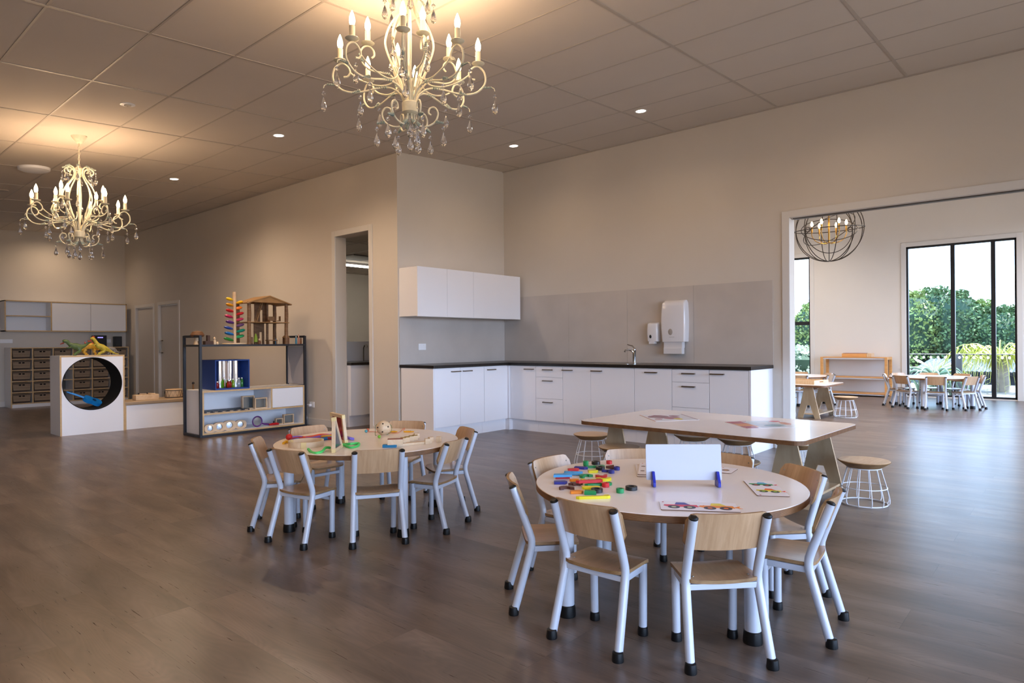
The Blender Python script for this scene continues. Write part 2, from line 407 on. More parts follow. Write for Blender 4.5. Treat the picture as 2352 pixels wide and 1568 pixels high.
struct('baseboard_garden',t,W_TRIM,.003)
# ---------------- store room behind the narrow doorway
XS=-12.5
t=MB(); t.box((XS-.1,YA+.17,0),(XS,11,2.9)); t.box((XR-.25,YA+.17,0),(XR-.15,11,2.9)); t.box((XS,10.9,0),(XR-.15,11,2.9)); struct('wall_storeroom',t,W_WALL)
t=MB(); t.box((XS-.1,YA+.17,2.76),(XR-.15,11,2.86)); struct('ceiling_storeroom',t,W_CEIL)
t=MB()
for k in range(9): t.box((XS,5.6+.6*k,2.754),(XR-.15,5.62+.6*k,2.761))
for k in range(5): t.box((XS+.3+1.2*k,YA+.17,2.754),(XS+.3+1.2*k+.02,10.9,2.761))
struct('trim_8',t,W_GRID)

# ------------------------------------------------------------------ light
w=bpy.data.worlds.new('sky'); S.world=w; w.use_nodes=True; N=w.node_tree.nodes; L=w.node_tree.links
bg=N['Background']; bg.inputs['Strength'].default_value=SKY
tc=N.new('ShaderNodeTexCoord'); sp=N.new('ShaderNodeSeparateXYZ'); L.new(tc.outputs['Generated'],sp.inputs[0])
r=N.new('ShaderNodeValToRGB'); r.color_ramp.elements[0].position=.488; r.color_ramp.elements[0].color=lin('#7c766e'); r.color_ramp.elements[1].position=.50; r.color_ramp.elements[1].color=lin('#c6daf8'); e_=r.color_ramp.elements.new(.75); e_.color=lin('#8fb0e0')
mr=N.new('ShaderNodeMapRange'); mr.inputs['From Min'].default_value=-1; L.new(sp.outputs['Z'],mr.inputs['Value']); L.new(mr.outputs[0],r.inputs['Fac']); L.new(r.outputs[0],bg.inputs['Color'])
def portal(name,loc,rot,sx,sy):
    l=bpy.data.lights.new(name,'AREA'); l.shape='RECTANGLE'; l.size=sx; l.size_y=sy; l.cycles.is_portal=True
    o=bpy.data.objects.new(name,l); COL.objects.link(o); o.location=loc; o.rotation_euler=rot
portal('daylight_right_1',(XE+.3,-.65,1.35),(0,radians(90),0),2.7,4.5)
portal('daylight_right_2',(XE+.3,4.25,1.35),(0,radians(90),0),2.7,4.7)
portal('daylight_playroom',(XO1+.3,11.45,1.7),(0,radians(90),0),3.4,6.9)
portal('daylight_garden_1',(-1.78,YF+.3,1.54),(radians(-90),0,0),1.8,3.04)
portal('daylight_garden_2',(-5.32,YF+.3,1.52),(radians(-90),0,0),1.55,3.0)
sun=bpy.data.lights.new('sun','SUN'); sun.energy=SUN; sun.angle=radians(.6); sun.color=(1,.95,.86)
so=bpy.data.objects.new('sun',sun); COL.objects.link(so); so.location=(0,20,12)
so.rotation_euler=V((-.32,-.62,-1.25)).to_track_quat('-Z','Y').to_euler()
S.view_settings.view_transform='Standard'; S.view_settings.look='None'; S.view_settings.gamma=1; S.view_settings.use_curve_mapping=False
S.view_settings.exposure=EXPO
# ------------------------------------------------------------------ child chair
SCREW=mat('screw_head','#b9b4aa',.3,metal=1)
def seat_mb():
    mb=MB(); nx,ny=14,12; t=.013
    def P(i,j,z):
        u=-1+2*i/nx; v=-1+2*j/ny
        e=3.2; k=1/max(1e-6,(abs(u)**8+abs(v)**8)**(1/8)) if max(abs(u),abs(v))>0 else 1
        k=min(1,k); u2,v2=u*k,v*k
        w=.137-.006*v2
        x=u2*w; y=.052+v2*.118
        zz=.303-.007*(1-u2*u2)*(1-.3*v2)+(-.010*max(0,v2-.6)/.4)+.006*max(0,-v2-.5)
        return (x,y,zz+z)
    T=[[P(i,j,0) for j in range(ny+1)] for i in range(nx+1)]
    n=(nx+1)*(ny+1); vs=[T[i][j] for i in range(nx+1) for j in range(ny+1)]+[(p[0],p[1],p[2]-t) for i in range(nx+1) for p in T[i]]
    ix=lambda i,j:i*(ny+1)+j
    fs=[];
    for i in range(nx):
        for j in range(ny):
            fs.append((ix(i,j),ix(i+1,j),ix(i+1,j+1),ix(i,j+1)))
    mb.add(vs,fs+[tuple(n+a for a in f[::-1]) for f in fs],0,True)
    rim=[ix(i,0) for i in range(nx)]+[ix(nx,j) for j in range(ny)]+[ix(i,ny) for i in range(nx,0,-1)]+[ix(0,j) for j in range(ny,0,-1)]
    for a,b in zip(rim,rim[1:]+rim[:1]): mb.f.append([a,a+n,b+n,b]); mb.m.append(1); mb.s.append(False)
    return mb
def back_mb():
    mb=MB(); w,h,r=.306,.142,.03; t=.012; nx=20; ny=8
    vs=[];
    def Q(x,z,d):   # x across, z up in the board
        bow=.030*(1-(x/(w/2))**2)
        zz=.414+z; yb=post_y(zz)+.017
        return (x, yb-bow+d, zz)
    grid=[]
    for i in range(nx+1):
        for j in range(ny+1):
            x=-w/2+w*i/nx; z=h*j/ny
            # round the corners
            ex=max(0,abs(x)-(w/2-r)); 
            if ex>0:
                lim=math.sqrt(max(0,r*r-ex*ex)); z=min(max(z,r-lim),h-(r-lim))
            grid.append((x,z))
    n=len(grid); vs=[Q(x,z,0) for x,z in grid]+[Q(x,z,t) for x,z in grid]
    ix=lambda i,j:i*(ny+1)+j; fs=[]
    for i in range(nx):
        for j in range(ny): fs.append((ix(i,j),ix(i+1,j),ix(i+1,j+1),ix(i,j+1)))
    mb.add(vs,fs+[tuple(n+a for a in f[::-1]) for f in fs],0,True)
    rim=[ix(i,0) for i in range(nx)]+[ix(nx,j) for j in range(ny)]+[ix(i,ny) for i in range(nx,0,-1)]+[ix(0,j) for j in range(ny,0,-1)]
    for a,b in zip(rim,rim[1:]+rim[:1]): mb.f.append([a,a+n,b+n,b]); mb.m.append(1); mb.s.append(False)
    return mb
def post_y(z):
    # side profile of the rear post: foot back, bend forward at seat height, leans back above
    if z<.27: return -.125+(.078*z/.27)
    if z<.33: t=(z-.27)/.06; return -.047+.004*sin(pi*t)-.0005*t
    return -.0475-(z-.33)*.36
def make_chair(label,group):
    t=thing('child_chair',label,'chair',group=group)
    for s in (-1,1):
        pts=[(s*(.150-.015*min(z,.3)/.3), post_y(z), z) for z in (.012,.08,.16,.23,.26,.28,.30,.32,.35,.42,.48,.540)]
        lg=obj('leg',MB().tube(pts,.0165,14,0),WMETAL,t)
        obj('end_cap',MB().lathe([(.0172,0),(.0172,.004),(.012,.009),(0,.0105)],14,0,Matrix.Translation(V(pts[-1]))@Matrix.Rotation(radians(19),4,'X')),BLACK,lg)
        obj('rubber_foot',MB().lathe([(.0215,0),(.0225,.006),(.0195,.034),(.0165,.036)],16,0,Matrix.Translation((s*.150,-.125,0))),BLACK,lg)
        fx=s*.116
        lg=obj('leg',MB().tube([(s*.113,.127,.012),(fx,.127,.286)],.0160,14,0),WMETAL,t)
        obj('end_cap',MB().lathe([(.0165,0),(.0165,.0055),(0,.006)],14,0,Matrix.Translation((fx,.127,.286))),BLACK,lg)
        obj('rubber_foot',MB().lathe([(.0205,0),(.0215,.006),(.019,.032),(.016,.034)],16,0,Matrix.Translation((s*.113,.127,0))),BLACK,lg)
        r=MB(); r.add([(s*.127,-.05,.262),(s*.143,-.05,.262),(s*.124,.125,.258),(s*.108,.125,.258),(s*.127,-.05,.286),(s*.143,-.05,.286),(s*.124,.125,.284),(s*.108,.125,.284)],[(0,3,2,1),(4,5,6,7),(0,1,5,4),(1,2,6,5),(2,3,7,6),(3,0,4,7)])
        obj('seat_rail',r,WMETAL,t,bev=.003)
    obj('rear_crossbar',MB().box((-.13,-.058,.262),(.13,-.044,.284)),WMETAL,t,bev=.003)
    obj('front_stretcher',MB().box((-.11,.118,.225),(.11,.136,.245)),WMETAL,t,bev=.003)
    st=obj('seat',seat_mb(),[BIRCH,PLYE],t)
    for x,y,z in ((-.105,-.03,.3045),(.105,-.03,.3045),(-.105,.135,.298),(.105,.135,.298)):
        obj('screw_head',MB().lathe([(.0048,0),(.004,.0016),(0,.002)],10,0,Matrix.Translation((x,y,z-.001))),SCREW,st)
    bk=obj('backrest',back_mb(),[BIRCH,PLYE],t)
    for s in (-1,1):
        for z in (.447,.523):
            y=post_y(z)+.017+.012-.030*(1-(.132/.153)**2)
            obj('screw_head',MB().lathe([(.0045,0),(.004,.0015),(0,.002)],10,0,Matrix.Translation((s*.132,y-.0005,z))@Matrix.Rotation(radians(-90),4,'X')),SCREW,bk)
    return t
CH=[None]
def place_chair(mx,my,cx,cy,label,group):
    dx,dy=cx-mx,cy-my; l=math.hypot(dx,dy); dx/=l; dy/=l
    loc=(mx+dx*.125,my+dy*.125,0); rz=math.atan2(-dx,dy)
    if CH[0] is None:
        CH[0]=make_chair(label,group); CH[0].location=loc; CH[0].rotation_euler.z=rz; return CH[0]
    return dup(CH[0],loc,rz,label,group)
# ------------------------------------------------------------------ round tables
def round_table(c,R,a0,top,name_label,leg_r=.031,h=.52):
    t=thing('round_table',name_label,'table',(c[0],c[1],0),0,None)
    mb=MB(); mb.lathe([(0,h-.030),(R-.003,h-.030),(R,h-.027),(R,h-.004),(R-.0015,h-.0022)],96,1,sm=False,cap=False)
    mb.lathe([(R-.0015,h-.0022),(R-.004,h),(0,h)],96,0,sm=False,cap=False)
    for i in range(len(mb.s)): mb.s[i]=True
    obj('tabletop',mb,[top,PLYD],t,ang=30)
    for k in range(4):
        a=radians(a0+90*k); x,y=.525*R/.6*cos(a),.525*R/.6*sin(a)
        lg=obj('leg',MB().tube([(x,y,.03),(x,y,h-.03)],leg_r,20),WMETAL,t)
        obj('rubber_foot',MB().lathe([(leg_r+.005,0),(leg_r+.006,.006),(leg_r+.003,.047),(leg_r-.001,.05)],20,0,Matrix.Translation((x,y,0))),BLACK,lg)
    return t
C1=(-1.435,2.726); C2=(-3.60,2.665)
round_table(C1,.60,-114.8,TOPW,'large round child table with white top in the foreground, coloured plastic pieces on it')
round_table(C2,.60,-103.8,TOPB,'round child table with pinkish beige top, middle of room, ribbons and wooden blocks on it')
G1='child chairs around the white round table'; G2='child chairs around the beige round table'
for (x,y,l) in ((-1.427,2.041,'front chair of the white round table, back to viewer, left of the two nearest'),
    (-.933,2.243,'front chair of the white round table, back to viewer, right of the two nearest'),
    (-.7325,2.805,'chair at right of the white round table, seen from side, its seat catching light'),
    (-.99,3.27,'chair at back right of the white round table beside the trestle of long table'),
    (-1.447,3.425,'chair behind the white round table, its brown backrest right of the white board'),
    (-1.93,3.24,'chair behind the white round table, pale backrest just left of the white board'),
    (-2.135,2.73,'chair at back left of the white round table behind the coloured pieces, pale backrest'),
    (-1.943,2.216,'leftmost chair at the white round table, seen edge on')): place_chair(x,y,C1[0],C1[1],l,G1)
for (x,y,l) in ((-3.4735,1.9855,'near left chair of the beige round table, back to viewer, overlapping table edge'),
    (-3.0465,2.328,'front middle chair of the beige round table, square on with its back to viewer'),
    (-2.97,2.88,'near right chair of the beige round table, turned, backrest angled to right'),
    (-3.30,3.32,'chair at far right of the beige round table, behind the angled one'),
    (-4.03,2.09,'leftmost chair of the beige round table, seen side on'),
    (-4.34,2.66,'chair with pale backrest behind the left of the beige round table, ribbons in front'),
    (-3.99,3.33,'chair behind the beige round table near the wooden lacing ball')): place_chair(x,y,C2[0],C2[1],l,G2)
# ------------------------------------------------------------------ trestle tables
def trestle_table(loc,rz,W,D,h,xs,ys,label,top,thk=.032):
    t=thing('trestle_table',label,'table',loc,rz)
    mb=MB(); P=rrect(W,D,.085,8); mb.prism(P,h-thk,h-.003,1); mb.prism(rrect(W-.004,D-.004,.084,8),h-.003,h,0)
    obj('tabletop',mb,[top,PLYD],t)
    for x in xs:
        tr=obj('trestle',MB().box((x-.14,ys[0],.055),(x+.14,ys[1],.073)),PALEBIRCH,t,bev=.002)
        for y in ys:
            hh=h-thk; zt=.195
            P=[(-.165,0),(-.085,0),(-.022,zt),(.022,zt),(.085,0),(.165,0),(.058,hh),(-.058,hh)]
            m=MB(); T=Matrix.Translation((x,y+.009,0))@Matrix.Rotation(radians(90),4,'X')
            # split the A shape into convex pieces
            for q in ([P[0],P[1],P[2],(-.022,hh),P[7]],[P[5],P[6],(.022,hh),P[3],P[4]],[P[2],P[3],(.022,hh),(-.022,hh)]):
                m.prism(q,0,.018,0,1,T)
            obj('a_frame_panel',m,[BIRCHX,PALEBIRCH],tr)
    return t
LT=(-2.26,5.09)
trestle_table((LT[0],LT[1],0),radians(-2.4),1.84,1.22,.505,(-.72,.725),(-.335,.335),'long white topped trestle table with rounded corners in front of the kitchen',TOPW)
trestle_table((-3.75,10.7,0),radians(-1),1.9,1.0,.50,(-.66,.69),(-.40,.30),'white topped trestle table in the bright room beyond, cut by the opening edge',TOPW)
# ------------------------------------------------------------------ stools
def make_stool(label,group):
    t=thing('stool',label,'stool',group=group)
    mb=MB(); mb.lathe([(0,.262),(.112,.262),(.166,.300),(.170,.3045),(.168,.308)],48,1,sm=True,cap=False); mb.lathe([(.168,.308),(.165,.310),(0,.310)],48,0,sm=True,cap=False)
    obj('seat',mb,[PALEBIRCH,PLYE],t,ang=25)
    f=MB(); n=12; R=.152
    f.ring((0,0,.259),.108,.0042,40,8); f.ring((0,0,.006),R-.004,.0045,48,8); f.ring((0,0,.122),.146,.0035,44,8)
    for k in range(n):
        a=2*pi*k/n; c,s=cos(a),sin(a)
        pr=[(.108,.260),(.120,.215),(.133,.17),(.146,.122),(.157,.075),(.163,.045),(.161,.022),(.152,.009),(.146,.006)]
        f.tube([(r*c,r*s,z) for r,z in pr],.0033,6)
    obj('wire_base',f,mat('white_wire','#e8e9ee',.35),t)
    return t
st=[(-1.165,5.15,'wooden stool with white wire base standing alone at the right end of the long table'),
    (-3.44,5.08,'wooden stool with wire base at the far left end of the long table'),
    (-2.845,4.60,'wooden stool on the near side of long table, mostly hidden behind a white chair back'),
    (-2.68,5.60,'stool tucked under the long table on the kitchen side, left of the white board'),
    (-2.27,5.62,'stool tucked under the long table on the kitchen side, above the white board'),
    (-1.80,5.68,'stool on kitchen side of long table, seen between the right trestle panels'),
    (-1.86,4.56,'stool at near side of long table, mostly behind a brown chair back'),
    (-2.68,10.77,'wooden stool with wire base at right end of the trestle table in the bright room'),
    (-3.40,10.22,'stool cut off by the opening edge, beside trestle table in bright room')]
s0=None
for x,y,l in st:
    if s0 is None: s0=make_stool(l,'wire based stools at the trestle tables'); s0.location=(x,y,0)
    else: dup(s0,(x,y,0),x*5,l)
# ------------------------------------------------------------------ bright room furniture
C3=(-1.93,13.32)
round_table(C3,.66,-95,TOPW,'round white table by the tall window in the bright room',.033)
G3='child chairs around the round table by the tall window'
for a,l in ((188,'far left chair of the window side round table, seen side on'),(-121,'chair at front left of the round table by the tall window'),(-78,'chair at front centre of the round table by the tall window, back to viewer'),
    (-33,'chair at front right of the round table by the tall window'),(14,'rightmost chair of the round table by the tall window'),(60,'chair behind the right side of the window side round table, brown backrest'),(103,'chair behind the round table by the tall window, in front of the spiky plant'),(147,'chair behind the left side of the window side round table, pale backrest')):
    r=.735; place_chair(C3[0]+r*cos(radians(a)),C3[1]+r*sin(radians(a)),C3[0],C3[1],l,G3)
C4=(-4.05,12.55)
round_table(C4,.66,-60,TOPW,'round white table behind the trestle table in the bright room, cut by opening edge',.033)
G4='child chairs around the half hidden round table in the bright room'
for a,l in ((-8,'chair at right of the half hidden round table in the bright room, seen side on'),(-62,'chair in front of the half hidden round table, back to viewer, behind the wooden tray'),(42,'chair behind half hidden round table with brown back in front of low shelf'),(95,'chair behind half hidden round table against the garden window')):
    r=.735; place_chair(C4[0]+r*cos(radians(a)),C4[1]+r*sin(radians(a)),C4[0],C4[1],l,G4)
# low open shelf against the garden wall
PINE=wood('honey_pine','#e0a868','#c98c4c',(4,4,40),.5)
t=thing('open_shelf','low open shelf with honey pine uprights and white shelves against the bright room wall','shelf',(-3.55,15.13,0))
x0,x1,y0,y1=-4.2,-2.93,14.9,15.37
for z in (.055,.385,.795):
    obj('shelf_board',MB().box((x0+.05,y0+.02,z-.03),(x1-.05,y1-.01,z)),WHITE,t,world=True,bev=.002)
    obj('edge_strip',MB().box((x0+.05,y0+.004,z-.003),(x1-.05,y1-.01,z+.012)),PINE,t,world=True,bev=.001)
for x in (x0,x1-.05):
    for y in (y0,y1-.06): obj('upright',MB().box((x,y,0),(x+.05,y+.05,.81)),PINE,t,world=True,bev=.002)
    obj('top_rail',MB().box((x,y0+.05,.76),(x+.05,y1-.06,.81)),PINE,t,world=True,bev=.002)
obj('back_panel',MB().box((x0+.05,y1-.012,.0),(x1-.05,y1-.004,.79)),mat('pale_back','#dcdad8',.5),t,world=True)
t=thing('toy_box','shallow wooden box with a coloured lid on top of the open shelf','box',(-3.53,15.12,.81))
obj('box_body',MB().box((-3.80,15.0,.81),(-3.33,15.25,.885)),PINE,t,world=True,bev=.003)
obj('sliding_lid',MB().box((-3.78,15.01,.885),(-3.36,15.24,.893)),mat('lid_print','#7a5a68',.5,var=.3,vs=9),t,world=True)
obj('end_block',MB().box((-3.325,15.0,.81),(-3.24,15.25,.888)),PALEBIRCH,t,world=True,bev=.003)
# wooden tray on the far trestle table
t=thing('tray','shallow birch tray with hand slots on the far trestle table','tray',(-3.25,10.62,.50),radians(-14))
m=MB(); m.box((-.30,-.2,0),(.30,.2,.008)); obj('tray_base',m,PALEBIRCH,t)
for a,b in (((-.30,-.2,.008),(.30,-.188,.06)),((-.30,.188,.008),(.30,.2,.06))): obj('tray_side',MB().box(a,b),PALEBIRCH,t,bev=.002)
for s in (-1,1):
    m=MB(); x0,x1=(s*.30,s*.288) if s<0 else (.288,.30)
    m.box((x0,-.188,.008),(x1,.188,.028)); m.box((x0,-.188,.028),(x1,-.05,.062)); m.box((x0,.05,.028),(x1,.188,.062)); m.box((x0,-.05,.045),(x1,.05,.062)); obj('tray_handle_side',m,PALEBIRCH,t)
# ------------------------------------------------------------------ kitchen
YFr=6.60; XFr=-5.80; ZT=.9
def handle(mb_loc,axis,parent):
    x,y,z=mb_loc; m=MB(); L=.076
    if axis=='x':
        m.box((x-L,y-.030,z-.006),(x+L,y-.020,z+.008))
        for s in (-1,1): m.box((x+s*(L-.006)-.006,y-.022,z-.006),(x+s*(L-.006)+.006,y,z+.008))
    else:
        m.box((x+.020,y-L,z-.006),(x+.030,y+L,z+.008))
        for s in (-1,1): m.box((x,y+s*(L-.006)-.006,z-.006),(x+.022,y+s*(L-.006)+.006,z+.008))
    obj('handle',m,STEEL,parent,world=True,bev=.0015)
def hx(px): return PY(px,853,YFr).x
def hy(px): return PX(px,853,XFr).y
def base_x(x0,x1,label,doors=(),drawers=False,hpx=()):
    """unit on the back run, its front facing the room"""
    t=thing('base_cabinet',label,'cabinet',((x0+x1)/2,YFr+.3,0),group='white kitchen base cabinets')
    obj('carcass',MB().box((x0+.001,YFr+.02,.145),(x1-.001,YB-.01,ZT-.037)),CABF,t,world=True)
    obj('kickboard',MB().box((x0,YFr+.045,0),(x1,YFr+.06,.145)),CABF,t,world=True)
    g=.0018
    if drawers:
        for i,(a,b) in enumerate(((.72,.858),(.445,.717),(.15,.442))):
            d=obj('drawer',MB().box((x0+g,YFr,a),(x1-g,YFr+.019,b)),CABF,t,world=True,bev=.001)
            handle((hx(hpx[0]),YFr,b-.045),'x',d)
    else:
        xs=[x0,*doors,x1]
        for i,(a,b) in enumerate(zip(xs,xs[1:])):
            d=obj('door',MB().box((a+g,YFr,.15),(b-g,YFr+.019,.858)),CABF,t,world=True,bev=.001)
            if i<len(hpx) and hpx[i]: handle((hx(hpx[i]),YFr,.815),'x',d)
    return t
base_x(-5.775,-5.336,'white kitchen base cabinet in the inner corner, one door, handle at its right',hpx=(1216,))
base_x(-5.334,-4.9,'white stack of three kitchen drawers left of centre near the inner corner',drawers=True,hpx=(1258.5,))
base_x(-4.898,-3.875,'wide white kitchen base cabinet with two doors left of the tap',doors=(-4.478,),hpx=(1304,1371))
base_x(-3.873,-3.404,'white single door kitchen base cabinet below the tap and soap dispenser',hpx=(1496,))
base_x(-3.402,-2.970,'white stack of kitchen drawers below the paper towel dispenser',drawers=True,hpx=(1582,))
base_x(-2.968,-2.545,'white single door kitchen base cabinet at the right end of the run',hpx=(1648,))
e=MB().box((-2.543,YFr-.002,0),(-2.522,YB-.002,ZT-.037)); obj('end_panel',e,CABF,None,'white end panel closing the right side of the kitchen run','panel',bev=.001)
def base_y(y0,y1,label,doors,hpx):
    t=thing('base_cabinet',label,'cabinet',(XFr-.3,(y0+y1)/2,0),group='white kitchen base cabinets')
    obj('carcass',MB().box((XR+.01,y0+.001,.145),(XFr-.02,y1-.001,ZT-.037)),CABF,t,world=True)
    obj('kickboard',MB().box((XFr-.06,y0,0),(XFr-.045,y1,.145)),CABF,t,world=True)
    ys=[y0,*doors,y1]
    for i,(a,b) in enumerate(zip(ys,ys[1:])):
        d=obj('door',MB().box((XFr-.019,a+.0018,.15),(XFr,b-.0018,.858)),CABF,t,world=True,bev=.001)
        if hpx[i]: handle((XFr,hy(hpx[i]),.815),'y',d)
base_y(5.262,6.12,'white two door kitchen base cabinet on the short run beside the column',(5.69,),(1046,1072.5))
base_y(6.122,6.575,'white one door kitchen base cabinet on the short run next to the inner corner',(),(1127.5,))
obj('end_panel',MB().box((XR+.03,5.238,0),(XFr+.002,5.260,ZT-.037)),CABF,None,'white end panel closing the short kitchen run beside the column','panel',bev=.001)
bc=bpy.data.objects['base_cabinet']; obj('corner_filler',MB().box((XFr-.019,6.577,.15),(-5.777,YFr+.019,.858)),CABF,bc,world=True); obj('corner_kickboard',MB().box((XFr-.06,6.575,0),(-5.775,YFr+.06,.145)),CABF,bc,world=True)
# worktop
P=[(XR+.002,5.232),(XFr+.022,5.232),(XFr+.022,YFr-.022),(-2.512,YFr-.022),(-2.512,YB-.002),(XR+.002,YB-.002)]
m=MB(); m.prism([P[0],P[1],P[2],(XR+.002,YFr-.022)],ZT-.036,ZT); m.prism([(XR+.002,YFr-.022),P[3],P[4],P[5]],ZT-.036,ZT)
obj('worktop',m,BLACKTOP,None,'continuous dark stone worktop running along both kitchen runs','worktop',bev=.003)
# splashbacks
def splash(mb,label): obj('splashback_panel',mb,SPLASH,None,label,'splashback',group='grey splashback panels')
Y0=YB-.012
for a,b,l in ((-6.408,-5.242,'grey splashback panel in the inner corner under the wall cupboard'),(-5.240,-4.330,'grey splashback panel left of the tap'),(-4.328,-3.430,'grey splashback panel behind the tap and both dispensers'),(-3.428,-2.512,'grey splashback panel at the right end beside the wide opening')):
    splash(MB().box((a,Y0,ZT+.001),(b,YB-.001,1.822)),l)
splash(MB().box((XR+.001,5.235,ZT+.001),(XR+.011,Y0-.001,1.498)),'grey splashback panel on the side wall below the wall cupboard')
# wall cupboard
t=thing('wall_cupboard','white three door wall cupboard mounted above the short kitchen run','cupboard',(-6.24,6.2,1.5))
obj('carcass',MB().box((XR+.001,5.24,1.5),(-6.09,7.165,2.105)),CABF,t,world=True,bev=.001)
for a,b in ((5.238,5.733),(5.736,6.21),(6.213,7.17)): obj('door',MB().box((-6.089,a,1.496),(-6.07,b,2.107)),CABF,t,world=True,bev=.001)
# wall socket plates
def plate(name,c,ax,w,h,label,n=2):
    x,y,z=c; t=thing(name,label,'socket',c); m=MB()
    if ax=='y': m.box((x-w/2,y-.009,z-h/2),(x+w/2,y,z+h/2))
    else: m.box((x,y-w/2,z-h/2),(x+.009,y+w/2,z+h/2))
    obj('faceplate',m,WHITE,t,world=True,bev=.002)
    for k in range(n):
        o=(k-(n-1)/2)*w/n; q=MB()
        if ax=='y': q.box((x+o-.008,y-.012,z+.012),(x+o+.008,y-.008,z+.026))
        else: q.box((x+.008,y+o-.008,z+.012),(x+.012,y+o+.008,z+.026))
        obj('switch',q,mat('switch_white','#f2f2f2',.3),t,world=True,bev=.001)
plate('power_socket',(XR+.011,5.60,1.12),'x',.125,.082,'double power socket on the grey splashback under the wall cupboard')
plate('power_socket',(-8.37,YA,.295),'y',.12,.08,'power socket low on the wall right of the black framed shelf, cable plugged in')
plate('power_socket',(XL,3.12,1.27),'x',.2,.075,'white socket plate at left under the open wall shelf')
plate('power_socket',(XL,4.86,1.27),'x',.14,.075,'white socket plate behind the small black speaker')
# tap
tp=PY(1457,832,6.98); x=tp.x
t=thing('mixer_tap','chrome single lever mixer tap on the dark worktop','tap',(x,6.98,ZT))
obj('tap_body',MB().lathe([(.028,0),(.028,.006),(.022,.012),(.021,.15),(.024,.155),(.024,.175),(.018,.19),(0,.192)],20),CHROME,t)
obj('spout',MB().tube(smooth_path([(0,0,.13),(-.03,-.05,.165),(-.05,-.11,.165),(-.055,-.13,.145)],6),.011,10),CHROME,t)
obj('lever',MB().tube([(0,0,.185),(-.02,-.01,.215),(-.075,-.035,.232)],[.012,.009,.006],8),CHROME,t)
t=thing('sink','inset stainless steel sink in the dark worktop in front of the tap','sink',(x-.16,6.86,ZT))
m=MB(); m.prism(rrect(.52,.38,.05,5),-.001,.003); obj('sink_rim',m,CHROME,t)
m=MB(); m.prism(rrect(.44,.30,.05,5),.0025,.0035); obj('bowl',m,mat('sink_bowl','#6f6b68',.25,metal=1),t)
# dispensers
DISP=mat('dispenser_plastic','#e3e1e4',.12,coat=.5)
def dispenser(x0,x1,z0,z1,d,label,name):
    xm=(x0+x1)/2; w=x1-x0; t=thing(name,label,'dispenser',(xm,Y0,(z0+z1)/2)); hz=(z1-z0)/2
    m=MB(); n=14; prof=[]
    # side profile front face, rounded at top
    for i in range(n+1):
        zz=-hz+2*hz*i/n; u=(zz+hz)/(2*hz)
        dd=d*(.92+.08*sin(pi*u)) if u<.9 else d*(.94)*math.sqrt(max(0,1-((u-.9)/.1)**2*.75))
        ww=w/2*(.94+.06*sin(pi*min(1,u*1.05)))
        if u>.93: ww*=1-.10*((u-.93)/.07)**2
        prof.append((zz,dd,ww))
    rows=[]
    for zz,dd,ww in prof:
        row=[]; r=min(.022,ww*.4)
        row.append((-ww,0,zz)); row.append((-ww,-dd+r,zz))
        for k in range(1,5): a=radians(90*k/4); row.append((-ww+r-r*cos(a),-dd+r-r*sin(a),zz))
        for k in range(0,5): a=radians(90-90*k/4); row.append((ww-r+r*cos(a),-dd+r-r*sin(a),zz))
        row.append((ww,0,zz)); rows.append(row)
    c=len(rows[0]); vs=[p for rr in rows for p in rr]; fs=[(i*c+j,i*c+j+1,(i+1)*c+j+1,(i+1)*c+j) for i in range(n) for j in range(c-1)]
    m.add(vs,fs,0,True); m.f.append(list(range(c))[::-1]); m.m.append(0); m.s.append(False); m.f.append([n*c+k for k in range(c)]); m.m.append(0); m.s.append(False)
    obj('cover',m,DISP,t,ang=50)
    return t,d,hz
t,d,hz=dispenser(-3.80,-3.487,1.16,1.655,.115,'large white paper towel dispenser on the grey splashback, towel hanging out','paper_towel_dispenser')
m=MB(); m.ball((-.03,-d*.93,-.125),(.034,.010,.045)); obj('viewing_window',m,mat('smoked_window','#a59d95',.1),t)
m=MB(); m.box((-.13,-.09,-hz-.075),(.11,-.02,-hz+.01)); m.box((-.13,-.098,-hz-.145),(.11,-.03,-hz-.072)); obj('paper_towel',m,mat('paper','#d8d5d6',.8),t,bev=.004)
m=MB(); m.box((-.045,-d*.985,-.193),(.02,-d*.97,-.190)); obj('maker_line',m,mat('grey_print','#8e8a88',.5),t)
t,d,hz=dispenser(-4.00,-3.853,1.165,1.40,.10,'small white soap dispenser left of the paper towel dispenser','soap_dispenser')
m=MB(); m.ball((-.02,-d*.95,-.055),(.017,.008,.024)); obj('viewing_window',m,mat('smoked_dark','#2c2a2b',.1),t)
m=MB(); m.box((-.05,-.09,-hz-.03),(.03,-.03,-hz+.004)); obj('push_bar',m,DISP,t,bev=.006)
# store room counter seen through the doorway
t=thing('store_counter','white counter with dark top seen through the narrow doorway','counter',(-7.99,6.3,0))
xf=-7.68
obj('carcass',MB().box((xf-.6,5.40,.16),(xf,7.3,.865)),CABF,t,world=True); obj('kickboard',MB().box((xf-.6,5.40,0),(xf-.05,7.3,.16)),CABF,t,world=True)
obj('countertop',MB().box((xf-.62,5.395,.865),(xf+.02,7.32,.905)),BLACKTOP,t,world=True,bev=.003)
obj('low_screen',MB().box((xf-.66,5.40,0),(xf-.62,7.3,1.2)),WHITE,t,world=True)
p=PX(835,815,xf-.3); t=thing('gooseneck_tap','thin chrome tap on the dark counter behind the doorway','tap',(xf-.3,p.y,.905))
obj('tap_body',MB().tube([(0,0,0),(0,0,.2),(.03,0,.24),(.08,0,.24),(.09,0,.21)],.009,8),CHROME,t)
l=emis('strip_light_diffuser','#fff6e6',16)
t=thing('strip_light','glowing linear strip light on the ceiling seen through the narrow doorway','light',(-10.75,7.7,2.70))
